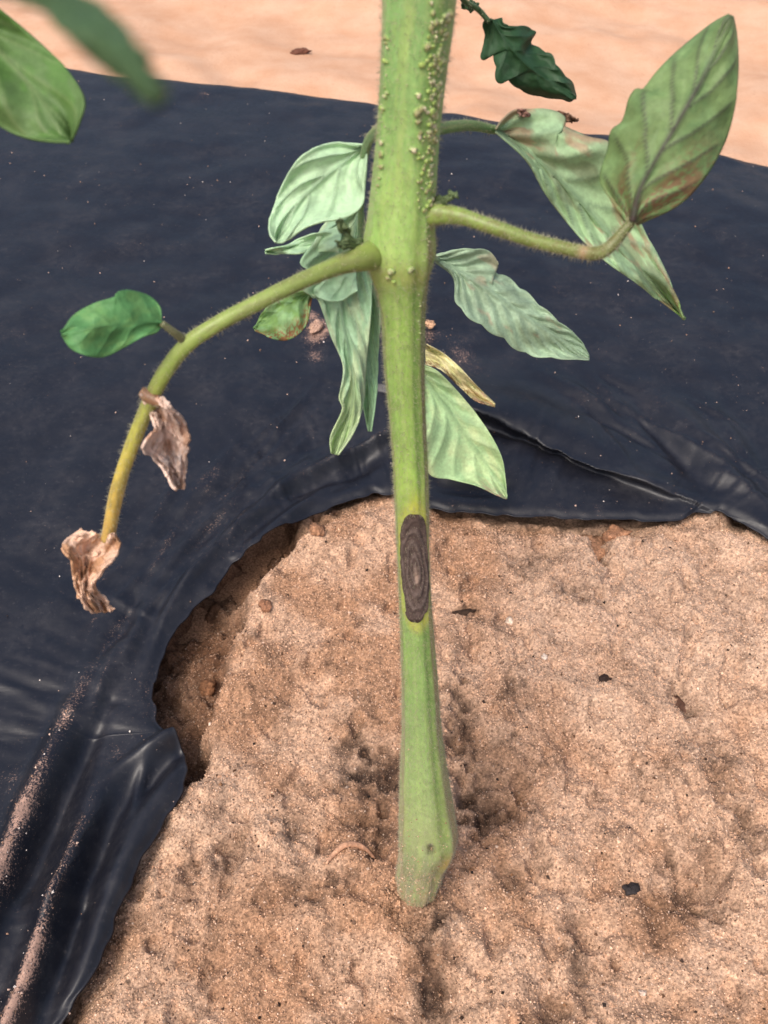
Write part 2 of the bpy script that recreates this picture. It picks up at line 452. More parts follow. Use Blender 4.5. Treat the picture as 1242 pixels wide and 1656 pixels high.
# fine stretch wrinkles running outward from the hole
wr = fbm(TT * 150 + ED * 30, ED * 16, 73, 3) - 0.5
wpat = sstep(0.4, 0.65, fbm(TT * 30, ED * 3, 74, 2))
FZ += wpat * wr * 0.0042 * sstep(0.002, 0.02, ED) * np.exp(-(ED / 0.11) ** 2)
wr2 = fbm(TT * 90, ED * 4, 75, 2) - 0.5
FZ += wr2 * 0.0020 * sstep(0.003, 0.03, ED) * np.exp(-(ED / 0.2) ** 2)
dust = np.zeros(FX.shape)
def ridge(pts, amp, wid, dst=0.0, dw=None, prof=None):
    global FZ, dust
    L = catmull(gpx(pts), 13 if len(pts) <= 3 else 24)
    d, sg, tt = seg_dist(FX, FY, L)
    tp = np.sin(np.pi * np.clip(tt * 0.94 + 0.03, 0, 1)) ** 0.7 if prof is None else np.interp(tt, np.linspace(0, 1, len(prof)), prof)
    FZ += amp * tp * np.exp(-(d / wid) ** 2)
    if dst: dust = np.maximum(dust, dst * tp * np.exp(-(d / (dw or wid)) ** 2))
# lower left pleats with sand on their crests
ridge([(-60, 1640), (10, 1440), (62, 1300), (108, 1195), (170, 1060)], 0.011, 0.0062, 1.0, 0.0040, [1, 1, 0.9, 0.6, 0.1])
ridge([(10, 1720), (60, 1590), (100, 1460), (135, 1360), (175, 1240)], 0.009, 0.0050, 0.9, 0.0026, [1, 1, 0.9, 0.5, 0.05])
ridge([(-20, 1560), (48, 1430), (95, 1320), (140, 1210), (190, 1080)], -0.006, 0.005)
ridge([(60, 1680), (110, 1540), (150, 1420), (185, 1330), (225, 1240)], -0.006, 0.005)
ridge([(90, 1500), (130, 1400), (175, 1290)], 0.003, 0.0024, 0.35, 0.001)
ridge([(120, 1650), (170, 1500), (215, 1390), (255, 1310), (290, 1250)], 0.005, 0.006)
ridge([(150, 1190), (172, 1110), (200, 1040)], 0.003, 0.003, 0.35, 0.0012)
ridge([(95, 1290), (120, 1230), (170, 1130), (240, 1010)], 0.004, 0.004)
# gathered fold whose tip pokes into the hole
ridge([(292, 1192), (258, 1215), (215, 1240), (160, 1290)], 0.006, 0.0038, prof=[1, 0.9, 0.5, 0])
ridge([(285, 1225), (240, 1275), (205, 1330)], -0.006, 0.0045, prof=[0.6, 1, 0])
ridge([(240, 1240), (225, 1280), (212, 1330)], 0.003, 0.002)
# stretch marks left of the stem
for q in ([(360, 930), (450, 860), (560, 770)], [(330, 905), (400, 850), (520, 745)], [(395, 985), (450, 925), (520, 860)],
          [(300, 960), (380, 880), (470, 800)], [(260, 1030), (310, 950), (380, 880)], [(350, 990), (410, 905), (480, 850)]):
    ridge(q, 0.0034, 0.0036, 0.16, 0.003)
# fine stretch creases
for i in range(34):
    x0 = random.uniform(120, 520); y0 = 1150 - (x0 - 120) * 0.9 - random.uniform(20, 170)
    a_ = math.radians(random.uniform(-62, -38)); l_ = random.uniform(60, 190)
    ridge([(x0, y0), (x0 + 0.5 * l_ * math.cos(a_) + random.uniform(-5, 5), y0 + 0.5 * l_ * math.sin(a_)), (x0 + l_ * math.cos(a_), y0 + l_ * math.sin(a_))], random.choice((1, 1, -1)) * random.uniform(0.0006, 0.0017), random.uniform(0.0012, 0.0026), random.choice((0, 0.2, 0.36)), 0.0022)
for i in range(18):
    x0 = random.uniform(880, 1150); y0 = 560 + (x0 - 880) * 0.35 + random.uniform(0, 110)
    a_ = math.radians(random.uniform(26, 52)); l_ = random.uniform(60, 180)
    ridge([(x0, y0), (x0 + 0.5 * l_ * math.cos(a_) + random.uniform(-5, 5), y0 + 0.5 * l_ * math.sin(a_)), (x0 + l_ * math.cos(a_), y0 + l_ * math.sin(a_))], random.choice((1, 1, -1)) * random.uniform(0.0008, 0.0022), random.uniform(0.0018, 0.0036), random.choice((0, 0.2, 0.3)), 0.003)
# creases parallel to the cut edge
for (ofx, ofy, am) in ((-14, -16, 0.0022), (-30, -36, -0.0020), (-44, -52, 0.0018), (-62, -74, -0.0016), (-24, -20, -0.0012)):
    ridge([(250 + ofx, 1090 + ofy * 0.3), (300 + ofx, 985 + ofy * 0.6), (385 + ofx * 0.8, 895 + ofy), (490 + ofx * 0.6, 830 + ofy), (610, 785 + ofy)], am * 0.75, 0.0026)
# straight creases beside the stem
ridge([(440, 812), (530, 765), (625, 724), (660, 706)], 0.006, 0.0032, 0.40, 0.0012, [0.3, 0.9, 1, 1])
ridge([(450, 828), (540, 788), (630, 745)], -0.004, 0.006)
ridge([(700, 790), (760, 798), (830, 800)], -0.004, 0.006, 0.3, 0.002)
ridge([(760, 690), (850, 716), (940, 752), (1010, 792)], -0.005, 0.0055, prof=[1, 1, 0.8, 0.2])
ridge([(1050, 640), (1120, 720), (1200, 830), (1260, 880)], 0.006, 0.012)
ridge([(1000, 660), (1100, 760), (1190, 830)], -0.004, 0.008)
ridge([(1130, 780), (1190, 800), (1260, 850)], 0.003, 0.005, 0.18, 0.003)
for q in ([(930, 640), (1020, 700), (1100, 790)], [(860, 600), (960, 660), (1050, 730)], [(1130, 640), (1190, 740), (1242, 800)], [(960, 780), (1060, 800), (1130, 826)]):
    ridge(q, 0.003, 0.006, 0.10, 0.004)
# overlapping fold: a lip of film lying over the strip next to the hole
lip = catmull(gpx([(1085, 815), (1010, 788), (940, 757), (860, 718), (790, 686), (730, 668), (660, 655)]), 60)
d, sg, tt = seg_dist(FX, FY, lip)
tp = np.sin(np.pi * np.clip(tt * 0.9 + 0.02, 0, 1)) ** 0.6
up = sg < 0                                        # far side of the crease
lipz = np.where(up, np.exp(-(d / 0.030) ** 2), np.exp(-(d / 0.0016) ** 2)) * 0.011 * tp
FZ += lipz
nrm = np.array([-0.35, -0.94])
push = np.where(up, np.exp(-(d / 0.010) ** 2), np.exp(-(d / 0.0012) ** 2)) * 0.0100 * tp
FX = FX + nrm[0] * push; FY = FY + nrm[1] * push
dust = np.maximum(dust, 0.25 * fbm(FX * 30, FY * 30, 77, 3) * sstep(0.5, 0.7, fbm(FX * 16, FY * 16, 78, 3)))
for (px, py, r, a) in ((515, 540, 26, 0.8), (510, 580, 16, 0.6), (505, 515, 12, 0.6), (690, 545, 26, 0.5), (745, 580, 50, 0.42), (250, 150, 22, 0.5), (35, 1190, 16, 0.3),
                       (190, 1210, 24, 0.25), (40, 1300, 40, 0.42), (20, 1260, 26, 0.4), (330, 152, 18, 0.45), (830, 520, 60, 0.25), (760, 800, 60, 0.35), (250, 1120, 50, 0.25)):
    c = at_z(np.array(float(px)), np.array(float(py)), 0.004); kk = ground_depth(py) / F * r
    g2 = np.exp(-((FX - c[0]) / kk) ** 2 - ((FY - c[1]) / (kk * 1.6)) ** 2)
    dust = np.maximum(dust, a * g2 * (0.6 + 0.8 * fbm(FX * 120, FY * 120, 79, 3)))
e = np.maximum(edge_dist(FX, FY), near_dist(FX, FY))
dust = np.maximum(dust, 0.55 * sstep(-0.03, 0.01, e) * fbm(FX * 60, FY * 60, 80, 3))
FZ = FZ - 0.125 * sstep(-0.06, 0.09, e) - 0.004 * sstep(-0.16, -0.05, e)
FZ -= 0.0016 * np.exp(-(ED / 0.003) ** 2)           # the cut edge droops
under = np.stack([FX[0] + (sm[:, 0] - ctr[0]) * 0.03, FY[0] + (sm[:, 1] - ctr[1]) * 0.03, FZ[0] - 0.0016], -1)
lipv = np.stack([FX[0] + (ctr[0] - sm[:, 0]) * 0.004, FY[0] + (ctr[1] - sm[:, 1]) * 0.0012, FZ[0] - 0.0005], -1)
FV = np.concatenate([under[None], lipv[None], np.stack([FX, FY, FZ], -1)], 0)
dust_all = np.concatenate([dust[:1] * 0, dust[:1] * 0, dust], 0)
film = mesh_obj('plastic_mulch_film', FV.reshape(-1, 3), grid_faces(NS + 2, NT, True)[:, ::-1], M['film'], attrs={'dust': dust_all.ravel()})
tag(film, 'wrinkled black plastic mulch film with an irregular planting hole torn in it', 'plastic film')

# ------------------------------------------------------------------ grains (uncountable)
OCT = np.array([(1, 0, 0), (-1, 0, 0), (0, 1, 0), (0, -1, 0), (0, 0, 1), (0, 0, -1)], float)
OCF = np.array([(0, 2, 4), (2, 1, 4), (1, 3, 4), (3, 0, 4), (2, 0, 5), (1, 2, 5), (3, 1, 5), (0, 3, 5)])
def grains(name, pos, size, cols, mat, lift=0.25):
    n = len(pos)
    V = OCT[None] * rng.uniform(0.65, 1.25, (n, 6, 1)) + rng.normal(0, 0.14, (n, 6, 3))
    a = rng.uniform(0, 6.28, n); b_ = rng.uniform(0, 6.28, n)
    R = np.zeros((n, 3, 3)); ca, sa, cb, sb = np.cos(a), np.sin(a), np.cos(b_), np.sin(b_)
    R[:, 0, 0] = ca; R[:, 0, 1] = -sa * cb; R[:, 0, 2] = sa * sb; R[:, 1, 0] = sa; R[:, 1, 1] = ca * cb; R[:, 1, 2] = -ca * sb; R[:, 2, 1] = sb; R[:, 2, 2] = cb
    V = np.einsum('nij,nkj->nki', R, V) * size[:, None, None]
    V += pos[:, None]; V[..., 2] += size[:, None] * lift
    Fc = (OCF[None] + (np.arange(n) * 6)[:, None, None]).reshape(-1, 3)
    o = mesh_obj(name, V.reshape(-1, 3), Fc, mat, cols=np.repeat(cols, 6, 0), smooth=False)
    o['kind'] = 'stuff'
    return o
def palette(n, cs, ws):
    c = np.array([alb(*q) for q in cs]); i = rng.choice(len(cs), n, p=np.array(ws) / sum(ws))
    return c[i] * rng.uniform(0.8, 1.2, (n, 1))
vis = (D.ravel() > -0.004)
idx = rng.choice(np.flatnonzero(vis), 84000)
pos = soil_v[idx] + np.c_[rng.uniform(-0.0003, 0.0003, (len(idx), 2)), np.zeros(len(idx))]
sz = 0.00021 + 0.00029 * rng.random(len(idx)) ** 1.8 + 0.0005 * (rng.random(len(idx)) < 0.02) * rng.random(len(idx))
basec = SC.reshape(-1, 3)[idx]
gc = palette(len(idx), [(224, 184, 154), (194, 150, 118), (238, 210, 188), (128, 96, 74), (84, 64, 54), (210, 162, 128)], [0.46, 0.22, 0.06, 0.12, 0.07, 0.18])
gc = (gc * 0.66 + 0.34 * basec) * rng.uniform(0.72, 1.28, (len(idx), 1))
gc *= 1.22 * (1 - 0.72 * damp_shade.ravel()[idx])[:, None]
o = grains('soil_grains', pos, sz, gc, M['grain']); tag(o, 'loose sand grains on the soil in the planting hole', 'sand')
# soil crumbs, a little larger
idx = rng.choice(np.flatnonzero(vis & (fbm(X * 60, Y * 60, 91, 3).ravel() > 0.50)), 1500)
pos = soil_v[idx]; sz = 0.0004 + 0.0010 * rng.random(len(idx)) ** 2.5
gc = SC.reshape(-1, 3)[idx] * rng.uniform(0.7, 1.25, (len(idx), 1))
o = grains('soil_crumbs', pos, sz, gc, M['soil']); tag(o, 'small clods of crumbly soil scattered in the planting hole', 'soil')
fr_ = np.abs(np.hypot(soil_v[:, 0] - at_z(np.array(668.), np.array(1468.))[0], soil_v[:, 1] - at_z(np.array(668.), np.array(1468.))[1]) - 0.0085)
idx = rng.choice(np.flatnonzero(fr_ < 0.004), 420)
o = grains('foot_crumbs', soil_v[idx], 0.0003 + 0.0009 * rng.random(420) ** 2.5, SC.reshape(-1, 3)[idx] * rng.uniform(0.7, 1.3, (420, 1)), M['soil']); tag(o, 'crumbs of sandy soil heaped round the foot of the stem', 'soil')
idx = rng.choice(np.flatnonzero(vis), 900)
o = grains('soil_litter', soil_v[idx], 0.00025 + 0.0007 * rng.random(900) ** 3, palette(900, [(70, 54, 46), (110, 80, 60), (48, 40, 36), (150, 110, 80)], [0.4, 0.3, 0.2, 0.1]), M['debris']); tag(o, 'dark specks of plant litter strewn on the soil', 'litter')
# sand and dust specks on the film
fv = np.stack([FX, FY, FZ], -1).reshape(-1, 3); fd = dust.ravel()
fstep = np.r_[np.diff(s), 0][:, None] * np.ones((1, NT)); area = (fstep * (0.3 + ED)).ravel()
okv = (np.abs(fv[:, 0]) < 0.5) & (fv[:, 1] > -0.12) & (fv[:, 1] < 0.85)
wgt = np.where(okv, area * (0.16 + 40 * np.clip(fd - 0.25, 0, 1) ** 2), 0); wgt /= wgt.sum()
idx = rng.choice(len(fv), 6000, p=wgt)
pos = fv[idx] + np.c_[rng.normal(0, 0.0012, (len(idx), 2)), np.zeros(len(idx))]
sz = 0.00011 + 0.0005 * rng.random(len(idx)) ** 6
gc = palette(len(idx), [(225, 190, 170), (240, 225, 215), (180, 140, 115), (120, 95, 80)], [0.4, 0.2, 0.3, 0.1])
o = grains('film_grains', pos, sz, gc, M['grain'], 0.4); tag(o, 'pale sand grains and dust specks lying on the black film', 'sand')

# ------------------------------------------------------------------ the plant
plant = bpy.data.objects.new('tomato_plant', None)
base_p = at_z(np.array(670.), np.array(1466.), 0.0)
plant.location = base_p; plant.empty_display_size = 0.02
COL.objects.link(plant)
tag(plant, 'tomato plant with hairy green stem, dark oval stem lesion and drooping leaves', 'plant')
OFF = base_p
hair_p, hair_d, hair_l = [], [], []

def add_hairs(V, N, n, length, w=None):
    i = rng.choice(len(V), n, p=w)
    hair_p.append(V[i] - N[i] * 0.0001); hair_d.append(N[i] + rng.normal(0, 0.35, (n, 3))); hair_l.append(length * rng.uniform(0.4, 1.25, n))
def tube(name, pts, rad, mat, colf, parent, nr=120, na=28, shape=None, hairs=0, hlen=0.0011, cap=True, wob=0.04, seed=0):
    """pts: world points (k,3); rad: radii"""
    q = catmull(np.c_[pts, np.asarray(rad)[:, None]][:, [0, 2, 1, 3]], nr)[:, [0, 2, 1, 3]]
    C, R = q[:, :3], q[:, 3]
    T = np.gradient(C, axis=0); T /= np.linalg.norm(T, axis=1)[:, None]
    ref = np.array([0, -1.0, 0.35]); ref /= np.linalg.norm(ref)
    A = np.cross(T, ref); A /= np.linalg.norm(A, axis=1)[:, None]
    B = np.cross(A, T)
    th = np.linspace(0, 2 * np.pi, na, endpoint=False)
    v = np.linspace(0, 1, nr)
    TH, VV = np.meshgrid(th, v)
    rr = R[:, None] * (1 + wob * (fbm(np.cos(TH) * 2 + 5, np.sin(TH) * 2 + VV * 14, seed + 200, 3) - 0.5) * 2)
    if shape is not None: rr = rr * shape(TH, VV)
    Nn = np.cos(TH)[..., None] * A[:, None] + np.sin(TH)[..., None] * B[:, None]
    V = C[:, None] + rr[..., None] * Nn
    cols = colf(TH, VV)
    Vf = V.reshape(-1, 3); Fc = grid_faces(nr, na, True)
    vs = np.vstack([Vf, C[:1], C[-1:]]); n0 = len(Vf)
    tri = [(int((i + 1) % na), int(i), n0) for i in range(na)] + [((nr - 1) * na + i, (nr - 1) * na + (i + 1) % na, n0 + 1) for i in range(na)]
    cc = np.vstack([cols.reshape(-1, 3), cols[0, :1], cols[-1, :1]])
    o = mesh_obj(name, vs - OFF, Fc.tolist() + [list(x) for x in tri], mat, parent, cols=cc)
    if hairs: add_hairs(Vf, Nn.reshape(-1, 3), hairs, hlen)
    return o, V, Nn, C, R
def ramp(v, stops):
    x = [q[0] for q in stops]; c = np.array([alb(*q[1]) for q in stops])
    return np.stack([np.interp(v, x, c[:, j]) for j in range(3)], -1)

# main stem: left and right silhouette by photo row
ST = [(-420, 628, 775), (-200, 622, 752), (0, 619, 735), (100, 616, 722), (200, 611, 710), (300, 602, 703), (360, 595, 701), (402, 589, 702), (432, 594, 697), (462, 606, 690), (510, 616, 686),
      (600, 622, 685), (700, 632, 688), (800, 638, 692), (900, 643, 693), (1000, 647, 698), (1100, 650, 706), (1180, 651, 712), (1250, 648, 722),
      (1320, 646, 733), (1362, 645, 735), (1392, 645, 720), (1420, 641, 712), (1448, 641, 704), (1475, 641, 702), (1540, 643, 700)]
st = np.array(ST, float)
sdp = stem_depth(st[:, 0]) * (1 + 0.045 * sstep(1330, 1450, st[:, 0]))      # the foot leans back a little
spts = at_depth((st[:, 1] + st[:, 2]) / 2, st[:, 0], sdp)
srad = (st[:, 2] - st[:, 1]) / 2 * sdp / F
vpos = np.interp
Ls = np.r_[0, np.cumsum(np.linalg.norm(np.diff(spts[:, [0, 2]], axis=0), axis=1))]; Ls /= Ls[-1]
def row_v(py): return np.interp(py, st[:, 0], Ls)
def v_row(v): return np.interp(v, Ls, st[:, 0])
def stem_shape(TH, VV):
    TH = np.pi - TH
    r = 1 + 0.045 * np.cos(2 * (TH - 0.5)) * sstep(0.9, 0.6, VV) + 0.035 * np.cos(5 * TH + 0.6)
    g = lambda a, w_: np.exp(-((np.angle(np.exp(1j * (TH - a)))) / w_) ** 2)
    r = r + 0.07 * g(0.72, 0.16) * sstep(0.1, 0.2, VV) - 0.05 * g(1.02, 0.15) * sstep(0.1, 0.2, VV) + 0.04 * g(2.55, 0.15)
    row = v_row(VV) + 17
    # gall of callus and a wound near the soil
    r = r + 0.10 * np.exp(-((row - 1352) / 20) ** 2) * g(0.55, 0.4) - 0.22 * np.exp(-((row - 1350) / 7) ** 2) * g(1.45, 0.13)
    r = r - 0.16 * np.exp(-((row - 1392) / 18) ** 2) * g(1.15, 0.3)
    r = r + sstep(1330, 1440, row) * (fbm(TH * 3, row * 0.05, 303, 3) - 0.5) * 0.16
    return r
def stem_col(TH, VV):
    TH = np.pi - TH
    row = v_row(VV) + 17
    c = ramp(row, [(0, (140, 186, 112)), (200, (146, 190, 108)), (300, (160, 202, 112)), (420, (166, 204, 108)), (520, (156, 194, 92)), (700, (158, 198, 96)),
                   (800, (170, 206, 92)), (1010, (146, 184, 96)), (1150, (146, 184, 104)), (1260, (160, 190, 114)), (1330, (170, 188, 124)), (1400, (150, 164, 118)), (1470, (160, 166, 132))])
    g = lambda a, w_: np.exp(-((np.angle(np.exp(1j * (TH - a)))) / w_) ** 2)
    def mixin(k, col):
        nonlocal c
        k = np.clip(k, 0, 1)[..., None]; c = c * (1 - k) + alb(*col) * k
    n = fbm(TH * 5, row * 0.03, 301, 4)
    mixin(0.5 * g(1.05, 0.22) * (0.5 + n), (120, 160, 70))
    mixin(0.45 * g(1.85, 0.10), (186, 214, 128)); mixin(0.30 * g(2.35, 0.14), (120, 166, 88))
    mixin(0.85 * g(0.45, 0.34) * sstep(0.22, 0.55, n) * sstep(250, 400, row), (150, 122, 92))
    mixin(0.75 * g(2.8, 0.30) * sstep(0.25, 0.55, n) * sstep(380, 470, row), (150, 120, 96))
    mixin(0.55 * g(0.95, 0.18) * sstep(380, 480, row), (112, 152, 66))
    mixin(0.22 * sstep(0.66, 0.8, vnoise(TH * 14, row * 0.28, 307)), (206, 218, 150))
    mixin(0.3 * sstep(0.52, 0.7, fbm(TH * 6, row * 0.012, 302, 3)) , (184, 208, 112))
    mixin(0.07 + 0 * row, (196, 206, 168))
    mixin(0.9 * np.exp(-((row - 1351) / 7) ** 2) * g(1.45, 0.14), (74, 62, 44))
    mixin(0.7 * np.exp(-((row - 1380) / 14) ** 2) * g(0.75, 0.35), (205, 165, 80))
    mixin(0.7 * sstep(1360, 1450, row) * sstep(0.35, 0.6, n), (186, 164, 132))
    mixin(0.8 * sstep(1425, 1470, row) * sstep(0.25, 0.5, fbm(TH * 7, row * 0.06, 309, 3)), (168, 128, 98))
    el = np.sqrt(((TH - 1.5) / 1.25) ** 2 + np.abs((row - 917) / 104.0) ** 3)
    mixin(0.7 * sstep(1.12, 0.9, el) * (0.4 + n), (206, 206, 96))
    mixin(0.5 * np.exp(-((row - 812) / 18) ** 2) * g(1.3, 0.4), (214, 214, 84))
    mixin(0.5 * np.exp(-((row - 440) / 26) ** 2) * sstep(0.4, 0.6, n), (176, 172, 100))
    return c * 1.16
stem, SV, SN, SCc, SR = tube('stem', spts, srad, M['stem'], stem_col, plant, nr=620, na=120, shape=stem_shape, wob=0.025)
keep = (v_row(np.linspace(0, 1, 620)) > -200) & (v_row(np.linspace(0, 1, 620)) < 1440)
sv = SV[keep].reshape(-1, 3); sn = SN[keep].reshape(-1, 3)
add_hairs(sv, sn, 26000, 0.0010)
kb = (v_row(np.linspace(0, 1, 620)) > 1120) & (v_row(np.linspace(0, 1, 620)) < 1470)
add_hairs(SV[kb].reshape(-1, 3), SN[kb].reshape(-1, 3), 7000, 0.0012)
def stem_pt(px, row, out=0.0):
    """point on the stem's camera side seen at a photo column and row, and its normal"""
    r_ = raydir(px, row); r_ = r_ / np.linalg.norm(r_)
    V = SV.reshape(-1, 3) - CAM; tproj = V @ r_
    dist = np.linalg.norm(V - tproj[:, None] * r_, axis=1)
    cand = np.flatnonzero(dist < dist.min() + 0.0006)
    i = cand[np.argmin(tproj[cand])]
    return SV.reshape(-1, 3)[i] + SN.reshape(-1, 3)[i] * out, SN.reshape(-1, 3)[i]

# lesion: sunken dark crust with concentric rings, following the stem skin
def lesion():
    n_u, n_v = 60, 110
    rows = np.linspace(811, 989, n_v); u = np.linspace(-1, 1, n_u)
    vidx = np.interp(row_v(rows), np.linspace(0, 1, 620), np.arange(620))
    V = np.zeros((n_v, n_u, 3)); cols = np.zeros((n_v, n_u, 3))
    for j, row in enumerate(rows):
        y = (row - 900) / 89.0
        hw = max(0.0, (1 - abs(y) ** 3.0)) ** (1 / 2.1) * (0.97 + 0.05 * math.sin(y * 7 + 1) + 0.16 * (float(fbm(np.array([y * 7.0]), np.array([3.0]), 77, 3)[0]) - 0.5))
        cth = 1.62 + 0.05 * math.sin(y * 4) - (0.12 if y > 0.8 else 0)
        th = cth + 0.02 - u * 1.04 * hw
        i0 = int(vidx[j]); i0 = min(i0, 618); fr = vidx[j] - i0
        ti = (th % (2 * np.pi)) / (2 * np.pi) * 120; a0 = np.floor(ti).astype(int); fa = ti - a0
        def smp(A, i): return A[i, a0 % 120] * (1 - fa)[:, None] + A[i, (a0 + 1) % 120] * fa[:, None]
        Pp = smp(SV, i0) * (1 - fr) + smp(SV, i0 + 1) * fr
        Nq = smp(SN, i0)
        x = u * hw
        wv = (fbm(u * 2 + 7, np.full(n_u, row * 0.03), 5, 3) - 0.5) * 0.22
        rho = (np.abs(x * 1.0) ** 2.2 + np.abs(y) ** 2.2) ** (1 / 2.2) + wv
        edge = np.clip((1 - np.abs(u)) * 6, 0, 1) * np.clip((1 - abs(y)) * 10, 0, 1)
        rings = 0.5 + 0.5 * np.cos(rho * 2 * np.pi * 4.4)
        h = -0.00008 + edge * (0.00042 + 0.00022 * rings - 0.00012 * (1 - rho))
        V[j] = Pp + Nq * h[:, None]
        kk = (rings ** 2 * 0.55 * (0.5 + fbm(u * 4, np.full(n_u, row * 0.06), 9, 3)) * sstep(1.0, 0.6, rho))[:, None]
        c = alb(104, 88, 82) * (1 - kk) + alb(146, 130, 122) * kk
        ctr_ = (np.exp(-((x + 0.05) / 0.12) ** 2 - ((y - 0.14) / 0.13) ** 2))[:, None] * 0.9
        c = c * (1 - ctr_) + alb(196, 168, 150) * ctr_
        rim = (sstep(0.82, 1.0, np.maximum(np.abs(u), abs(y))) * 0.6)[:, None]
        c = c * (1 - rim) + alb(64, 48, 40) * rim
        cols[j] = c
    return mesh_obj('lesion', V.reshape(-1, 3) - OFF, grid_faces(n_v, n_u), M['lesion'], stem, cols=cols.reshape(-1, 3))
les = lesion(); les['label'] = 'dark brown oval lesion with concentric rings'

# root bumps on the upper stem, shared mesh shapes
bump_me = []
for k in range(4):
    nu, nv = 14, 10
    U, W = np.meshgrid(np.linspace(0, 2 * np.pi, nu, endpoint=False), np.linspace(0, np.pi * 0.98, nv))
    rr = 1 + 1.1 * (fbm(np.cos(U) * 1.2 * np.sin(W) + 4 * k, np.sin(U) * 1.2 * np.sin(W) + W, 400 + k, 3) - 0.5)
    V = np.stack([rr * np.sin(W) * np.cos(U), rr * np.sin(W) * np.sin(U), rr * np.cos(W) * 1.15], -1)
    kc = sstep(0.0, 1.0, np.cos(W))[..., None]
    tipc = [alb(182, 186, 138), alb(210, 202, 166), alb(176, 200, 112), alb(160, 154, 112)][k]
    ob = mesh_obj('root_bump', V.reshape(-1, 3), grid_faces(nv, nu, True), M['stem'], None, cols=1.25 * (alb(152, 186, 104) * (1 - kc) + tipc * kc).reshape(-1, 3), link=False)
    bump_me.append(ob.data); bpy.data.objects.remove(ob)
def add_bump(px, row, r, k=None):
    r *= 0.72
    p_, n_ = stem_pt(px, row)
    o = bpy.data.objects.new('root_bump', bump_me[random.randrange(4) if k is None else k])
    o.parent = stem; o.location = p_ - OFF + n_ * r * 0.05
    o.rotation_euler = Vector(n_).to_track_quat('Z', 'Y').to_euler()
    o.scale = (r, r * random.uniform(0.85, 1.3), r * random.uniform(0.7, 1.2))
    COL.objects.link(o)
for (px, row, r) in [(690, 84, .75), (684, 108, .7), (680, 160, .75), (678, 188, .8), (676, 204, .7), (675, 246, 1.0), (700, 30, .5), (702, 12, .45), (712, 95, .6), (708, 132, .65),
                     (704, 182, .7), (700, 205, .6), (704, 160, .55), (628, 442, .9), (668, 441, .85), (622, 452, .6), (632, 458, .5), (613, 232, .6), (612, 250, .6), (610, 174, .5), (618, 160, .4)]:
    add_bump(px, row, r * 0.001)
for i in range(140):
    row = random.uniform(25, 345); f_ = random.random()
    e_ = np.interp(row, st[:, 0], st[:, 2])
    add_bump(e_ - 2 - 26 * f_ ** 1.4, row, random.uniform(0.28, 0.62) * 0.001)
for i in range(60):
    row = random.uniform(20, 340); e_ = np.interp(row, st[:, 0], st[:, 2])
    add_bump(e_ + 2 - 5 * random.random(), row, random.uniform(0.35, 0.72) * 0.001, random.choice((0, 1, 3)))
for i in range(22):
    row = random.uniform(60, 320); e_ = np.interp(row, st[:, 0], st[:, 1])
    add_bump(e_ + 1 + 6 * random.random(), row, random.uniform(0.22, 0.5) * 0.001)
for i in range(26):
    row = random.uniform(350, 560); e_ = np.interp(row, st[:, 0], st[:, 2])
    add_bump(e_ - 2 - 6 * random.random(), row, random.uniform(0.15, 0.3) * 0.001, 1)

def px_tube(name, pts, widths, cstops, nr=110, na=24, hairs=600, hlen=0.001, mat='stem', parent=None, seed=0, shape=None):
    """pts: (px, py, depth); widths in photo pixels"""
    a = np.array(pts, float)
    Wp = at_depth(a[:, 0], a[:, 1], a[:, 2])
    r_ = np.array(widths, float) / 2 * a[:, 2] / F
    return tube(name, Wp, r_, M[mat], lambda TH, VV: cstops(TH, VV) if callable(cstops) else ramp(VV, cstops), parent or plant, nr, na, shape, hairs, hlen, seed=seed, wob=0.05)[0]

# left leaf stalk, greening at the stem, yellow toward its withered end
def c_left(TH, VV):
    c = ramp(VV, [(0, (150, 168, 84)), (0.25, (156, 174, 96)), (0.5, (160, 180, 92)), (0.68, (188, 186, 92)), (0.85, (218, 188, 96)), (1, (208, 172, 98))])
    k = (0.45 * sstep(0.5, 0.68, fbm(TH * 2, VV * 26, 310, 3)))[..., None]
    return c * (1 - k) + alb(132, 128, 84) * k
px_tube('leaf_stalk', [(628, 405, .172), (590, 416, .163), (545, 430, .160), (480, 458, .157), (420, 488, .155), (350, 525, .154), (300, 560, .155), (262, 610, .158), (236, 665, .162),
                       (206, 740, .168), (188, 800, .173), (174, 872, .180)], [62, 44, 31, 27, 26, 26, 26, 25, 24, 23, 23, 22], c_left, nr=200, hairs=1500, seed=1)
# swollen joint where the withered leaflet hangs
px_tube('leaf_stalk', [(228, 632, .159), (240, 640, .1595), (262, 652, .159)], [14, 24, 16], [(0, (170, 130, 100)), (1, (150, 110, 80))], nr=24, hairs=60, seed=2)
px_tube('leaf_stalk', [(300, 553, .155), (282, 538, .152), (262, 523, .150)], [15, 13, 11], [(0, (132, 128, 98)), (1, (122, 124, 90))], nr=30, hairs=50, hlen=0.0005, seed=3)
# right leaf stalk
def c_right(TH, VV):
    c = ramp(VV, [(0, (156, 186, 92)), (0.15, (150, 174, 88)), (0.5, (138, 156, 84)), (0.8, (134, 142, 84)), (1, (112, 124, 74))])
    k = (0.42 * sstep(0.48, 0.62, fbm(TH * 3.5, VV * 50, 320, 3)))[..., None]
    c = c * (1 - k) + alb(120, 98, 66) * k
    k = (0.5 * np.exp(-((VV - 0.74) / 0.02) ** 2))[..., None]
    return c * (1 - k) + alb(214, 170, 140) * k
px_tube('leaf_stalk', [(668, 345, .163), (704, 345, .160), (745, 350, .159), (800, 368, .158), (860, 388, .158), (925, 404, .158), (962, 410, .158), (985, 400, .158), (1005, 378, .157), (1024, 356, .156)],
        [56, 38, 27, 24, 23, 22, 22, 21, 18, 14], c_right, nr=200, hairs=1500, seed=4)
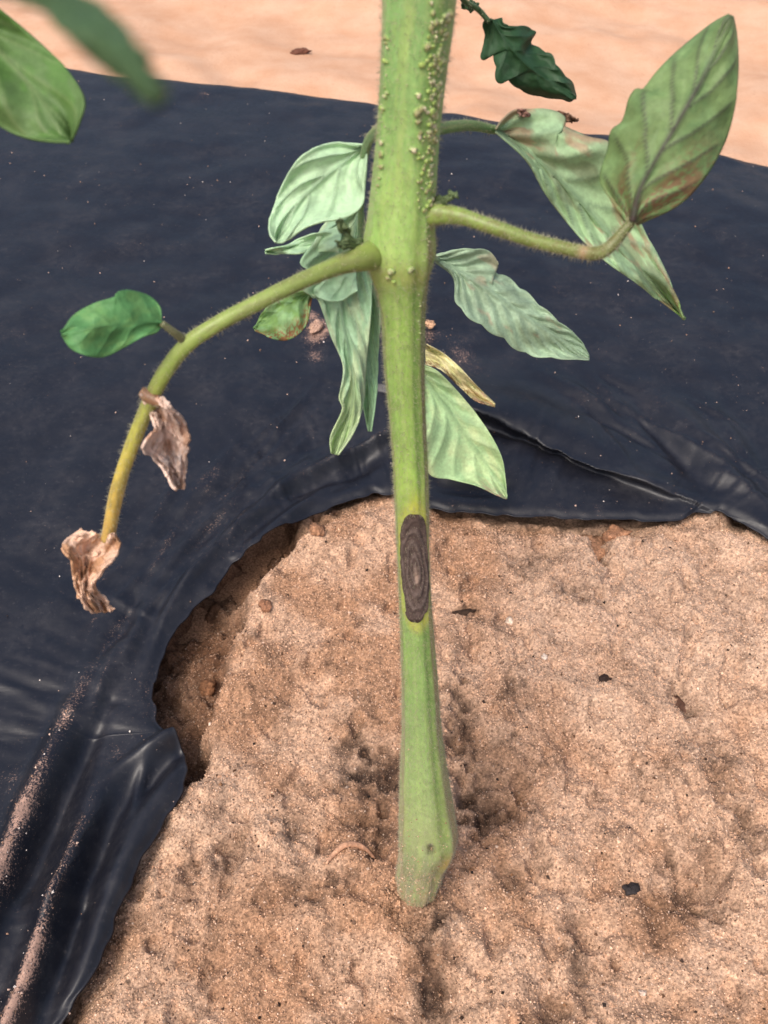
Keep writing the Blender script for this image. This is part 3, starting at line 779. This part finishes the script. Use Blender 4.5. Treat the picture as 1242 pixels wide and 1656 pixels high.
# stalk of the pale leaf on the right
px_tube('leaf_stalk', [(660, 222, .152), (712, 208, .165), (760, 203, .180), (800, 210, .190)], [20, 19, 17, 14], [(0, (130, 168, 92)), (1, (128, 166, 104))], nr=60, hairs=300, seed=5)
# rachis of the left compound leaf
px_tube('leaf_stalk', [(640, 190, .150), (607, 214, .165), (592, 240, .178), (584, 300, .190), (583, 370, .200), (580, 450, .210)], [18, 17, 15, 12, 10, 8], [(0, (140, 170, 110)), (1, (150, 182, 140))], nr=80, hairs=260, seed=6)
px_tube('leaf_stalk', [(582, 420, .209), (545, 440, .216), (500, 474, .222)], [8, 8, 7], [(0, (150, 182, 140)), (1, (120, 160, 100))], nr=30, hairs=0, seed=7)
# stalks of the leaves hanging behind the stem
px_tube('leaf_stalk', [(650, 420, .172), (665, 405, .25), (690, 412, .36), (708, 420, .43)], [26, 15, 12, 9], [(0, (150, 176, 110)), (1, (140, 170, 130))], nr=60, hairs=0, seed=8)
px_tube('leaf_stalk', [(650, 450, .176), (655, 500, .28), (662, 560, .40), (680, 606, .465)], [26, 14, 10, 8], [(0, (150, 176, 110)), (1, (170, 190, 130))], nr=60, hairs=0, seed=9)
px_tube('leaf_stalk', [(660, 550, .38), (675, 553, .45), (692, 562, .486)], [7, 7, 7], [(0, (170, 176, 110)), (1, (196, 180, 120))], nr=40, hairs=0, seed=10)
# stalks that leave the picture at the top
px_tube('leaf_stalk', [(690, -300, .125), (700, -180, .15), (722, -60, .175), (748, -2, .186), (772, 14, .19), (792, 36, .192)], [30, 18, 12, 9, 9, 8], [(0, (110, 140, 80)), (1, (70, 92, 60))], nr=80, hairs=200, seed=11)
px_tube('leaf_stalk', [(640, -330, .122), (380, -300, .118), (60, -180, .122), (-160, -62, .13)], [30, 26, 22, 14], [(0, (120, 150, 80)), (1, (110, 140, 80))], nr=80, hairs=200, seed=12)
px_tube('leaf_stalk', [(380, -300, .118), (180, -240, .085), (60, -120, .052), (12, -34, .040)], [22, 24, 20, 16], [(0, (120, 150, 80)), (1, (70, 110, 60))], nr=60, hairs=0, seed=13)

# ------------------------------------------------------------------ leaves
def leaf(name, A, Mid, B, dep, colf, cup=0.004, wave=0.0015, nl=100, nw=22, nveins=7, vein_amp=0.00032, mat='leaf', parent=None, seed=0, crumple=0.0, jag=0.0, thick=0.00035,
         label=None, side_tilt=0.0, slant=0.32):
    """A and B: the two margins, Mid: the midrib, all base to tip in photo pixels; dep: depths base to tip"""
    a = resample(A, nl, True); m_ = resample(Mid, nl); b_ = resample(B, nl, True)
    v = np.linspace(0, 1, nl)
    if jag:
        j1 = (np.abs(np.sin(v * 26 + seed)) - 0.5) * jag * np.sin(np.pi * v); j2 = (np.abs(np.sin(v * 24 + seed + 1)) - 0.5) * jag * np.sin(np.pi * v)
        da_ = a - m_; db_ = b_ - m_
        a = a + da_ / (np.linalg.norm(da_, axis=1)[:, None] + 1e-6) * j1[:, None]; b_ = b_ + db_ / (np.linalg.norm(db_, axis=1)[:, None] + 1e-6) * j2[:, None]
    u = np.linspace(-1, 1, 2 * nw + 1); U, VV = np.meshgrid(u, v)
    au = np.abs(U)[..., None]
    edge = np.where(U[..., None] < 0, a[:, None], b_[:, None])
    px = m_[:, None] * (1 - au) + edge * au
    dd = np.interp(VV, np.linspace(0, 1, len(dep)), dep)
    pxscale = F / np.mean(dep)
    wpx = np.linalg.norm(edge - m_[:, None], axis=-1)
    aU = np.abs(U)
    # veins: midrib plus paired laterals that curve toward the tip
    ph = (VV - slant * aU ** 0.85 * (1 - 0.3 * VV)) * nveins + np.where(U < 0, 0.0, 0.42) + (fbm(U * 1.5, VV * 3, seed + 510, 2) - 0.5) * 0.5
    fr = np.abs(ph - np.round(ph))
    lat = np.exp(-(fr / 0.055) ** 2) * sstep(1.0, 0.8, aU) * sstep(0.0, 0.04, VV)
    net = np.exp(-((fbm(U * 9, VV * 26, seed + 520, 2) - 0.5) / 0.035) ** 2) * 0.12
    mid = np.exp(-(aU * np.maximum(wpx, 1) / 3.4) ** 2) * sstep(1.05, 0.6, VV)
    vein = np.clip(np.maximum(np.maximum(mid, lat * 0.8), net), 0, 1)
    puff = np.cos(2 * np.pi * ph) * -0.5
    off = -0.36 * cup * (aU ** 1.6) + wave * np.sin(VV * 11 + U * 2 + seed) * aU + side_tilt * U
    off += wave * 1.2 * (fbm(U * 1.1 + seed, VV * 2.6, seed + 530, 2) - 0.5) * 2
    off += puff * vein_amp * 1.1 * sstep(0, 0.25, aU) * sstep(1.0, 0.8, aU) - vein * vein_amp
    if crumple:
        off += crumple * (fbm(U * 2.2 + seed, VV * 5, seed + 540, 4, 0.6) - 0.5) * 2
        off += crumple * 0.8 * (np.abs(fbm(U * 3 + seed, VV * 4.5, seed + 550, 3) - 0.5) * 4 - 0.5)
    V = at_depth(px[..., 0], px[..., 1], dd + off)
    cols = colf(U, VV, vein, np.stack([px[..., 0], px[..., 1]], -1))
    ob = mesh_obj(name, V.reshape(-1, 3) - OFF, grid_faces(nl, 2 * nw + 1), M[mat], parent or plant, cols=cols.reshape(-1, 3))
    so = ob.modifiers.new('thickness', 'SOLIDIFY'); so.thickness = thick; so.offset = 1
    if label: ob['label'] = label
    return ob
def lc(base, veinc, vk=0.6, patch=None, seed=0, tipc=None, freck=None):
    def f(U, VV, vein, px):
        n = fbm(U * 2.5 + seed, VV * 7, seed + 600, 4); n2 = fbm(U * 9 + seed, VV * 24, seed + 610, 3)
        c = alb(*base) * (0.86 + 0.28 * n)[..., None] * np.ones(3)
        if tipc is not None:
            k = (sstep(tipc[1], tipc[2], VV + (n - 0.5) * 0.3))[..., None]; c = c * (1 - k) + alb(*tipc[0]) * k
        if patch:
            for (col, lo, hi, amt) in patch:
                k = (amt * sstep(lo, hi, fbm(U * 3 + seed * 3, VV * 8 + 5, seed + 620 + int(col[0]), 4)))[..., None]; c = c * (1 - k) + alb(*col) * k
        if freck is not None:
            col, mask = freck
            n2 = vnoise(U * 26 + seed, VV * 70, seed + 611) * 0.6 + 0.4 * fbm(U * 6 + seed, VV * 14, seed + 612, 3)
            k = (np.clip(mask(U, VV), 0, 1) * sstep(0.44, 0.56, n2))[..., None]; c = c * (1 - k) + alb(*col) * k
        k = (vein * vk)[..., None]
        return (c * (1 - k) + alb(*veinc) * k) * (1.25 if base[1] > 180 else 1.1)
    return f

leaf('leaf', [(262, 520), (259, 496), (241, 478), (211, 469), (192, 471), (184, 480), (150, 491), (118, 510), (99, 537)],
     [(262, 522), (210, 522), (150, 530), (99, 540)], [(262, 523), (254, 536), (230, 546), (200, 563), (170, 577), (140, 575), (114, 564), (99, 543)],
     [.150, .146, .143, .142], lc((102, 160, 98), (78, 130, 80), 0.5, [((130, 176, 104), 0.5, 0.7, 0.5)], 1), cup=-0.004, wave=0.001, nveins=4, vein_amp=0.00015, seed=1,
     label='small rounded bright green leaflet')
PALE, PV = (194, 226, 186), (134, 166, 130)
leaf('leaf', [(594, 234), (580, 235), (545, 231), (510, 240), (480, 262), (455, 305), (437, 350), (437, 376), (447, 391)],
     [(594, 236), (550, 268), (490, 320), (447, 390)], [(592, 238), (590, 290), (586, 330), (560, 350), (520, 358), (490, 370), (462, 389), (448, 391)],
     [.182, .183, .184, .184], lc(PALE, PV, 0.7, [((190, 224, 186), 0.5, 0.7, 0.6)], 2), cup=0.008, wave=0.0014, nveins=3, slant=0.55, seed=2, vein_amp=0.0007)
leaf('leaf', [(552, 362), (495, 383), (462, 396), (429, 406)], [(552, 382), (500, 394), (429, 407)], [(548, 408), (500, 407), (462, 411), (429, 408)],
     [.200, .204, .206], lc((192, 226, 184), PV, 0.5, None, 3), cup=0.002, nveins=3, nl=50, nw=14, seed=3)
leaf('leaf', [(572, 335), (545, 346), (522, 364), (505, 396), (486, 424), (500, 440), (488, 462), (494, 474), (513, 484), (535, 545), (554, 592), (549, 640), (555, 662), (536, 706), (537, 733)],
     [(580, 340), (564, 420), (553, 500), (566, 580), (570, 650), (541, 735)], [(588, 345), (600, 440), (598, 520), (592, 600), (588, 655), (570, 700), (546, 735)],
     [.203, .206, .210, .215, .219, .222], lc((176, 214, 174), (112, 140, 116), 0.7, [((206, 222, 180), 0.52, 0.7, 0.6)], 4, tipc=((190, 216, 160), 0.6, 0.8)), cup=0.004, wave=0.0022, nveins=8, seed=4, vein_amp=0.0007)
leaf('leaf', [(590, 420), (582, 500), (576, 570), (582, 625), (590, 662), (597, 697)], [(598, 420), (596, 520), (596, 620), (598, 698)], [(612, 420), (614, 500), (612, 570), (609, 625), (604, 665), (599, 698)],
     [.212, .217, .222, .226], lc((168, 208, 162), (112, 140, 116), 0.6, None, 5), cup=0.003, nveins=8, nw=14, seed=5)
leaf('leaf', [(574, 420), (545, 428), (515, 446), (490, 452)], [(576, 436), (540, 446), (489, 455)], [(578, 470), (548, 486), (516, 482), (500, 468), (490, 458)],
     [.2045, .206, .208], lc((182, 218, 180), PV, 0.6, None, 41), cup=0.003, nveins=3, nl=50, nw=16, seed=41, vein_amp=0.0004)
leaf('leaf', [(502, 470), (462, 478), (427, 503), (411, 530)], [(502, 474), (455, 505), (411, 532)], [(503, 480), (494, 528), (466, 549), (432, 543), (412, 534)],
     [.222, .222, .222], lc((146, 186, 128), (110, 146, 92), 0.5, [((122, 160, 84), 0.45, 0.6, 0.8)], 6, freck=((150, 104, 70), lambda U, V: sstep(0.3, 0.9, U) * 1.2)), cup=0.003, nveins=4, nl=60, nw=18, seed=6)
# large folded leaflet on the right
leaf('leaf', [(1014, 358), (988, 325), (971, 290), (984, 242), (990, 212), (1008, 196), (1018, 160), (1028, 146), (1040, 146), (1062, 118), (1100, 82), (1150, 42), (1180, 25)],
     [(1022, 358), (1038, 300), (1082, 222), (1140, 120), (1181, 26)], [(1030, 362), (1092, 334), (1128, 300), (1160, 252), (1184, 190), (1191, 120), (1189, 60), (1183, 27)],
     [.156, .153, .150, .149], lc((124, 152, 96), (62, 52, 54), 0.9, [((140, 176, 118), 0.5, 0.7, 0.5), ((104, 140, 88), 0.55, 0.75, 0.5)], 7,
     freck=((136, 112, 80), lambda U, V: 1.5 * sstep(0.6, 0.1, V) * sstep(0.1, 0.6, U) + 0.9 * sstep(0.22, 0.0, V) + 0.7 * sstep(0.5, 0.1, V) * np.exp(-((U + 0.45) / 0.12) ** 2))),
     cup=-0.009, wave=0.0016, nveins=5, slant=0.45, seed=7, label='large folded leaflet with purple veins and brown freckled lower margin')
leaf('leaf', [(800, 208), (812, 192), (832, 177), (862, 176), (895, 180), (914, 192), (910, 204), (950, 222), (990, 236), (1012, 300), (1037, 360), (1062, 412), (1086, 462), (1107, 514)],
     [(801, 211), (880, 268), (950, 338), (1020, 420), (1108, 516)], [(800, 214), (850, 260), (880, 312), (918, 362), (950, 398), (985, 428), (1020, 452), (1060, 482), (1106, 516)],
     [.190, .193, .197, .201, .205], lc((180, 212, 164), (112, 142, 108), 0.7, [((174, 206, 160), 0.5, 0.7, 0.6), ((146, 158, 122), 0.48, 0.6, 0.7), ((186, 138, 116), 0.64, 0.72, 0.6)], 8, tipc=((150, 192, 104), 0.78, 0.95)),
     cup=0.008, wave=0.003, nveins=7, seed=8, vein_amp=0.0008, label='pale underside leaflet with torn spotted upper margin')
leaf('withered_tip', [(900, 180), (912, 181), (930, 190)], [(900, 186), (915, 188), (934, 194)], [(902, 194), (914, 198), (930, 197)], [.195, .194, .193], lc((132, 100, 80), (110, 80, 62), 0.3, None, 9), nl=24, nw=8, mat='dry', crumple=0.0008, seed=9)
leaf('withered_tip', [(838, 176), (846, 176), (856, 184)], [(838, 182), (847, 183), (856, 186)], [(840, 188), (848, 190), (856, 188)], [.1885, .188, .1885], lc((168, 128, 112), (110, 80, 62), 0.3, None, 10), nl=20, nw=8, mat='dry', crumple=0.0006, seed=10)
leaf('leaf', [(705, 412), (735, 404), (775, 402), (800, 414), (806, 428), (792, 434), (815, 446), (845, 468), (872, 492), (905, 520), (938, 548), (952, 574)],
     [(704, 418), (770, 456), (850, 512), (953, 580)], [(704, 424), (733, 448), (738, 490), (768, 520), (810, 546), (850, 572), (900, 580), (953, 583)],
     [.43, .437, .446, .455], lc((164, 190, 158), (116, 140, 116), 0.55, [((136, 156, 128), 0.5, 0.65, 0.6), ((176, 150, 128), 0.66, 0.74, 0.5)], 11), cup=0.010, wave=0.004, nveins=9, seed=11, vein_amp=0.0012, jag=5)
leaf('leaf', [(682, 588), (708, 600), (738, 630), (768, 666), (795, 705), (812, 740), (818, 775), (820, 803)], [(678, 600), (726, 668), (776, 738), (820, 806)],
     [(672, 620), (680, 700), (692, 764), (730, 776), (770, 786), (800, 800), (819, 808)],
     [.465, .47, .478, .482], lc((190, 216, 160), (140, 172, 122), 0.6, [((206, 220, 164), 0.5, 0.7, 0.7), ((168, 206, 152), 0.5, 0.65, 0.6)], 12, freck=((190, 150, 130), lambda U, V: sstep(0.75, 0.95, V) * sstep(0.2, 0.8, U))), cup=0.012, wave=0.003, nveins=6, seed=12, vein_amp=0.001)
leaf('leaf', [(690, 556), (716, 570), (742, 592), (770, 622), (800, 652)], [(688, 566), (716, 584), (745, 612), (772, 638), (801, 656)], [(688, 590), (712, 598), (735, 618), (768, 648), (800, 658)],
     [.488, .489, .491, .494], lc((246, 236, 184), (190, 174, 110), 0.4, [((214, 220, 150), 0.45, 0.6, 0.6)], 13, tipc=((228, 184, 146), 0.55, 0.85), freck=((140, 100, 60), lambda U, V: sstep(0.3, 0.8, U))), cup=0.008, wave=0.004, nveins=4, nl=70, nw=14, seed=13, crumple=0.0008,
     label='narrow yellowing leaflet curling behind the stem')
# dark leaf against the sand
leaf('leaf', [(788, 30), (782, 42), (785, 60), (777, 88), (782, 97), (792, 92), (798, 80), (800, 104), (803, 128), (811, 136), (820, 127), (838, 144), (870, 156), (906, 161), (922, 165), (932, 157)],
     [(796, 32), (820, 70), (860, 112), (932, 158)], [(812, 28), (818, 41), (846, 42), (866, 51), (860, 68), (874, 80), (890, 87), (906, 113), (926, 134), (933, 156)],
     [.192, .194, .197, .20], lc((50, 84, 52), (30, 58, 36), 0.4, [((84, 112, 84), 0.6, 0.7, 0.5)], 14), cup=-0.003, wave=0.002, nveins=5, seed=14, jag=4, label='small dark green jagged leaflet seen against the sand')
leaf('leaf', [(772, 6), (764, 0), (756, 2), (747, 8)], [(776, 12), (762, 9), (747, 9)], [(778, 18), (770, 14), (762, 19), (748, 12)], [.190, .190, .190], lc((54, 86, 52), (40, 66, 40), 0.3, None, 15), nl=30, nw=8, cup=-0.001, wave=0.0005, nveins=3, seed=15)
# leaves nearest the lens, from higher up the plant
leaf('leaf', [(-160, -60), (-60, -32), (0, 14), (60, 64), (108, 112), (138, 160), (130, 200), (118, 228)], [(-160, -58), (-60, 30), (40, 130), (112, 232)],
     [(-160, -56), (-150, 60), (-85, 140), (0, 204), (40, 224), (80, 231), (114, 232)], [.130, .127, .125, .124],
     lc((98, 130, 74), (136, 154, 104), 0.5, [((92, 134, 62), 0.48, 0.65, 0.7)], 16), cup=0.004, wave=0.002, vein_amp=0.0002, nveins=4, slant=0.6, seed=16, label='broad green leaf tip hanging near the lens')
leaf('leaf', [(12, -44), (80, -28), (150, 8), (205, 62), (240, 110), (262, 160)], [(6, -34), (80, -6), (140, 36), (192, 86), (230, 128), (262, 162)], [(-10, -24), (60, 14), (120, 56), (176, 104), (222, 142), (262, 164)],
     [.040, .036, .033, .031, .030], lc((80, 108, 70), (58, 86, 50), 0.5, None, 17), cup=-0.002, wave=0.0006, nveins=5, seed=17, thick=0.0003)
# withered leaflets on the left stalk
def dryc(base, dark, seed, white=False):
    def f(U, VV, vein, px):
        n = fbm(U * 2.2 + seed, VV * 6, seed + 700, 4)
        c = alb(*base) * (0.75 + 0.5 * fbm(U * 4, VV * 14, seed + 710, 3))[..., None]
        k = (0.85 * sstep(0.5, 0.66, n))[..., None]; c = c * (1 - k) + alb(*dark) * k
        k = (0.6 * vein)[..., None]; c = c * (1 - k) + alb(128, 88, 66) * k
        if white:
            k = (0.85 * np.exp(-((VV - 0.68) / 0.09) ** 2) * sstep(0.4, 0.6, fbm(U * 5, VV * 18, seed + 720, 3)))[..., None]; c = c * (1 - k) + alb(214, 200, 196) * k
        return c
    return f
leaf('withered_leaf', [(230, 636), (240, 662), (252, 692), (236, 716), (234, 730), (262, 752), (278, 782), (288, 791)], [(248, 640), (264, 690), (272, 740), (290, 791)],
     [(262, 644), (290, 674), (305, 706), (300, 740), (299, 770), (294, 791)], [.160, .162, .167, .172], dryc((252, 222, 204), (196, 152, 124), 21, True), cup=0.006, wave=0.002, nveins=5, mat='dry', crumple=0.0016, seed=21, thick=0.0005,
     label='shrivelled brown leaflet with whitish tip')
leaf('withered_leaf', [(128, 856), (102, 876), (104, 890), (117, 906), (122, 940), (130, 970), (148, 993)], [(168, 866), (148, 890), (142, 920), (140, 955), (164, 990)], [(186, 864), (194, 886), (168, 922), (155, 945), (166, 964), (183, 986)],
     [.179, .180, .184, .190], dryc((252, 212, 184), (204, 154, 114), 22), cup=0.005, wave=0.002, nveins=5, mat='dry', crumple=0.0018, seed=22, thick=0.0005, label='curled tan withered leaf remnant')
# side shoots in the leaf axils
for (A, Mi, B, dp, sd_) in (([(588, 392), (572, 384), (560, 372), (548, 356)], [(590, 396), (572, 388), (548, 354)], [(586, 402), (568, 394), (556, 378), (546, 358)], [.163, .160, .158], 31),
                            ([(586, 396), (570, 392), (556, 388), (546, 392)], [(586, 399), (566, 396), (546, 394)], [(586, 403), (570, 401), (556, 398), (546, 396)], [.163, .159, .157], 32),
                            ([(704, 322), (718, 318), (730, 310), (740, 312)], [(704, 326), (720, 322), (740, 314)], [(704, 330), (722, 328), (734, 322), (741, 316)], [.160, .158, .157], 33)):
    leaf('bud', A, Mi, B, dp, lc((104, 122, 82), (80, 96, 60), 0.3, None, sd_), nl=24, nw=6, cup=0.0008, wave=0.0003, nveins=2, seed=sd_, thick=0.0006)

# hairs: one part, far too many to count
HP = np.vstack(hair_p); HD = np.vstack(hair_d); HL = np.concatenate(hair_l)
HD /= np.linalg.norm(HD, axis=1)[:, None]
sidev = np.cross(HD, rng.normal(0, 1, HD.shape)); sidev /= np.linalg.norm(sidev, axis=1)[:, None]
side2 = np.cross(HD, sidev)
wv = 0.000045
tipv = HP + HD * HL[:, None] - np.array([0, 0, 1]) * (HL * 0.12)[:, None]
HV = np.stack([HP + sidev * wv, HP - 0.5 * sidev * wv + 0.87 * side2 * wv, HP - 0.5 * sidev * wv - 0.87 * side2 * wv, tipv], 1)
n = len(HP); HF = (np.array([(0, 1, 3), (1, 2, 3), (2, 0, 3)])[None] + (np.arange(n) * 4)[:, None, None]).reshape(-1, 3)
ho = mesh_obj('stem_hair', HV.reshape(-1, 3) - OFF, HF, M['hair'], stem); ho['kind'] = 'stuff'

rowsv = v_row(np.linspace(0, 1, 620)); kf = (rowsv > 1180) & (rowsv < 1490)
fvv = SV[kf].reshape(-1, 3); fw = np.repeat(sstep(1200, 1480, rowsv[kf]) ** 2.6 + 0.015, 120); fw /= fw.sum()
ii = rng.choice(len(fvv), 2600, p=fw)
go = grains('foot_grit', fvv[ii] - OFF, rng.uniform(0.00012, 0.00036, 2600), palette(2600, [(232, 196, 166), (204, 160, 128), (176, 136, 108)], [0.5, 0.3, 0.2]), M['grain'], 0.0)
go.parent = stem

# ------------------------------------------------------------------ small things lying about
def lump(name, px, py, rpx, col, label, cat, squash=0.7, stretch=1.0, rot=0.0, seed=0, on='soil', mat='debris', sink=0.45):
    c = at_z(np.array(float(px)), np.array(float(py)), 0.0)
    k = ground_depth(py) / F * rpx
    nu, nv = 22, 14
    U, W = np.meshgrid(np.linspace(0, 2 * np.pi, nu, endpoint=False), np.linspace(0.02, np.pi - 0.02, nv))
    rr = 1 + 0.75 * (fbm(np.cos(U) * np.sin(W) * 1.6 + seed, np.sin(U) * np.sin(W) * 1.6 + np.cos(W) * 1.2, seed + 800, 4, 0.6) - 0.5) * 2
    x = rr * np.sin(W) * np.cos(U) * stretch; y = rr * np.sin(W) * np.sin(U); z = rr * np.cos(W) * squash
    ca, sa = math.cos(rot), math.sin(rot)
    V = np.stack([x * ca - y * sa, x * sa + y * ca, z], -1) * k
    cols = alb(*col) * (0.75 + 0.5 * fbm(U, W * 2, seed + 810, 3))[..., None]
    o = mesh_obj(name, V.reshape(-1, 3), grid_faces(nv, nu, True), M[mat], cols=cols.reshape(-1, 3))
    zz = soil_z(c[0], c[1]) if on == 'soil' else 0.0065
    if on == 'ground':
        c = at_z(np.array(float(px)), np.array(float(py)), -0.10)
        zz = float(GZ[np.argmin(np.abs(gy - c[1])), np.argmin(np.abs(gx - c[0]))]); k *= 1.3
    o.location = (c[0], c[1], zz + k * squash * (1 - sink))
    return tag(o, label, cat)
lump('pebble', 826, 1001, 8, (240, 214, 192), 'cream pebble on the soil right of the lesion', 'pebble', 0.8, 1.1, 0.3, 1)
lump('pebble', 880, 1062, 5, (236, 214, 196), 'tiny whitish pebble between the cream pebble and the dark bark bit', 'pebble', 0.8, 1.1, 0.3, 2)
lump('pebble', 1042, 1600, 6, (236, 208, 188), 'small pale pebble beyond the black cinder on the open soil', 'pebble', 0.8, 1.2, 0.3, 3)
lump('bark_bit', 980, 1097, 9, (64, 48, 42), 'small dark bark bit in a shallow dimple of the soil', 'bark', 0.6, 1.3, 0.5, 4)
lump('cinder', 1022, 1434, 10, (58, 52, 52), 'small black cinder on the open soil', 'cinder', 0.7, 1.3, 0.1, 5)
lump('wood_chip', 1110, 1126, 10, (104, 74, 60), 'long brown wood chip half sunk in the soil', 'wood chip', 0.35, 2.6, -1.05, 6)
lump('twig', 742, 992, 6, (72, 54, 42), 'dark twig fragment on the soil beside the lesion', 'twig', 0.5, 4.0, 0.25, 7)
lump('soil_clod', 960, 862, 26, (196, 148, 116), 'rounded soil clod by the crack under the film edge', 'clod', 0.5, 1.2, 0.9, 8, mat='soil', sink=0.7)
lump('soil_clod', 1000, 850, 18, (190, 140, 108), 'smaller soil clod tucked against the far film edge', 'clod', 0.6, 1.1, 0.2, 9, mat='soil')
lump('soil_clod', 515, 870, 11, (176, 130, 100), 'soil clod below the dark gap at the film edge', 'clod', 0.7, 1.4, 2.0, 10, mat='soil')
lump('soil_clod', 430, 985, 9, (168, 120, 92), 'soil clod on the rim of the washed-out hollow', 'clod', 0.6, 1.3, 2.0, 11, mat='soil')
lump('soil_clod', 330, 1080, 12, (140, 98, 70), 'brown soil clod lying inside the washed-out hollow', 'clod', 0.7, 1.2, 1.0, 12, mat='soil')
lump('soil_clod', 512, 545, 11, (204, 166, 144), 'crumb of tan soil on the film behind the left leaf', 'clod', 0.6, 1.3, 1.2, 13, on='film', mat='soil')
lump('soil_clod', 694, 541, 8, (226, 180, 144), 'little tan sand lump on the film close behind the stem', 'clod', 0.7, 1.4, 0.4, 14, on='film', mat='soil')
lump('pebble', 258, 727, 5, (236, 226, 220), 'white grit speck on the film near the shrivelled leaflet', 'pebble', 0.8, 1.0, 0.4, 15, on='film')
lump('bark_bit', 485, 72, 13, (120, 78, 62), 'dark brown bark bit on the bright sand beyond the film', 'bark', 0.5, 1.5, 0.2, 16, on='ground')
# dry curved husk pressed in the sand left of the stem foot
hk = np.array([(528, 1404), (540, 1386), (560, 1372), (585, 1370), (606, 1382)], float)
hw3 = at_z(hk[:, 0], hk[:, 1], 0.0); hw3[:, 2] = [soil_z(q[0], q[1]) + 0.0010 for q in hw3]
sOFF, OFF = OFF, np.zeros(3)
o = tube('dry_husk', hw3, np.array([0.0004, 0.0009, 0.0011, 0.0010, 0.0005]), M['debris'], lambda TH, VV: ramp(VV, [(0, (220, 170, 138)), (1, (196, 146, 116))]), None, nr=40, na=10)[0]
tag(o, 'curved dry tan husk on the soil left of the stem foot', 'husk')
OFF = sOFF
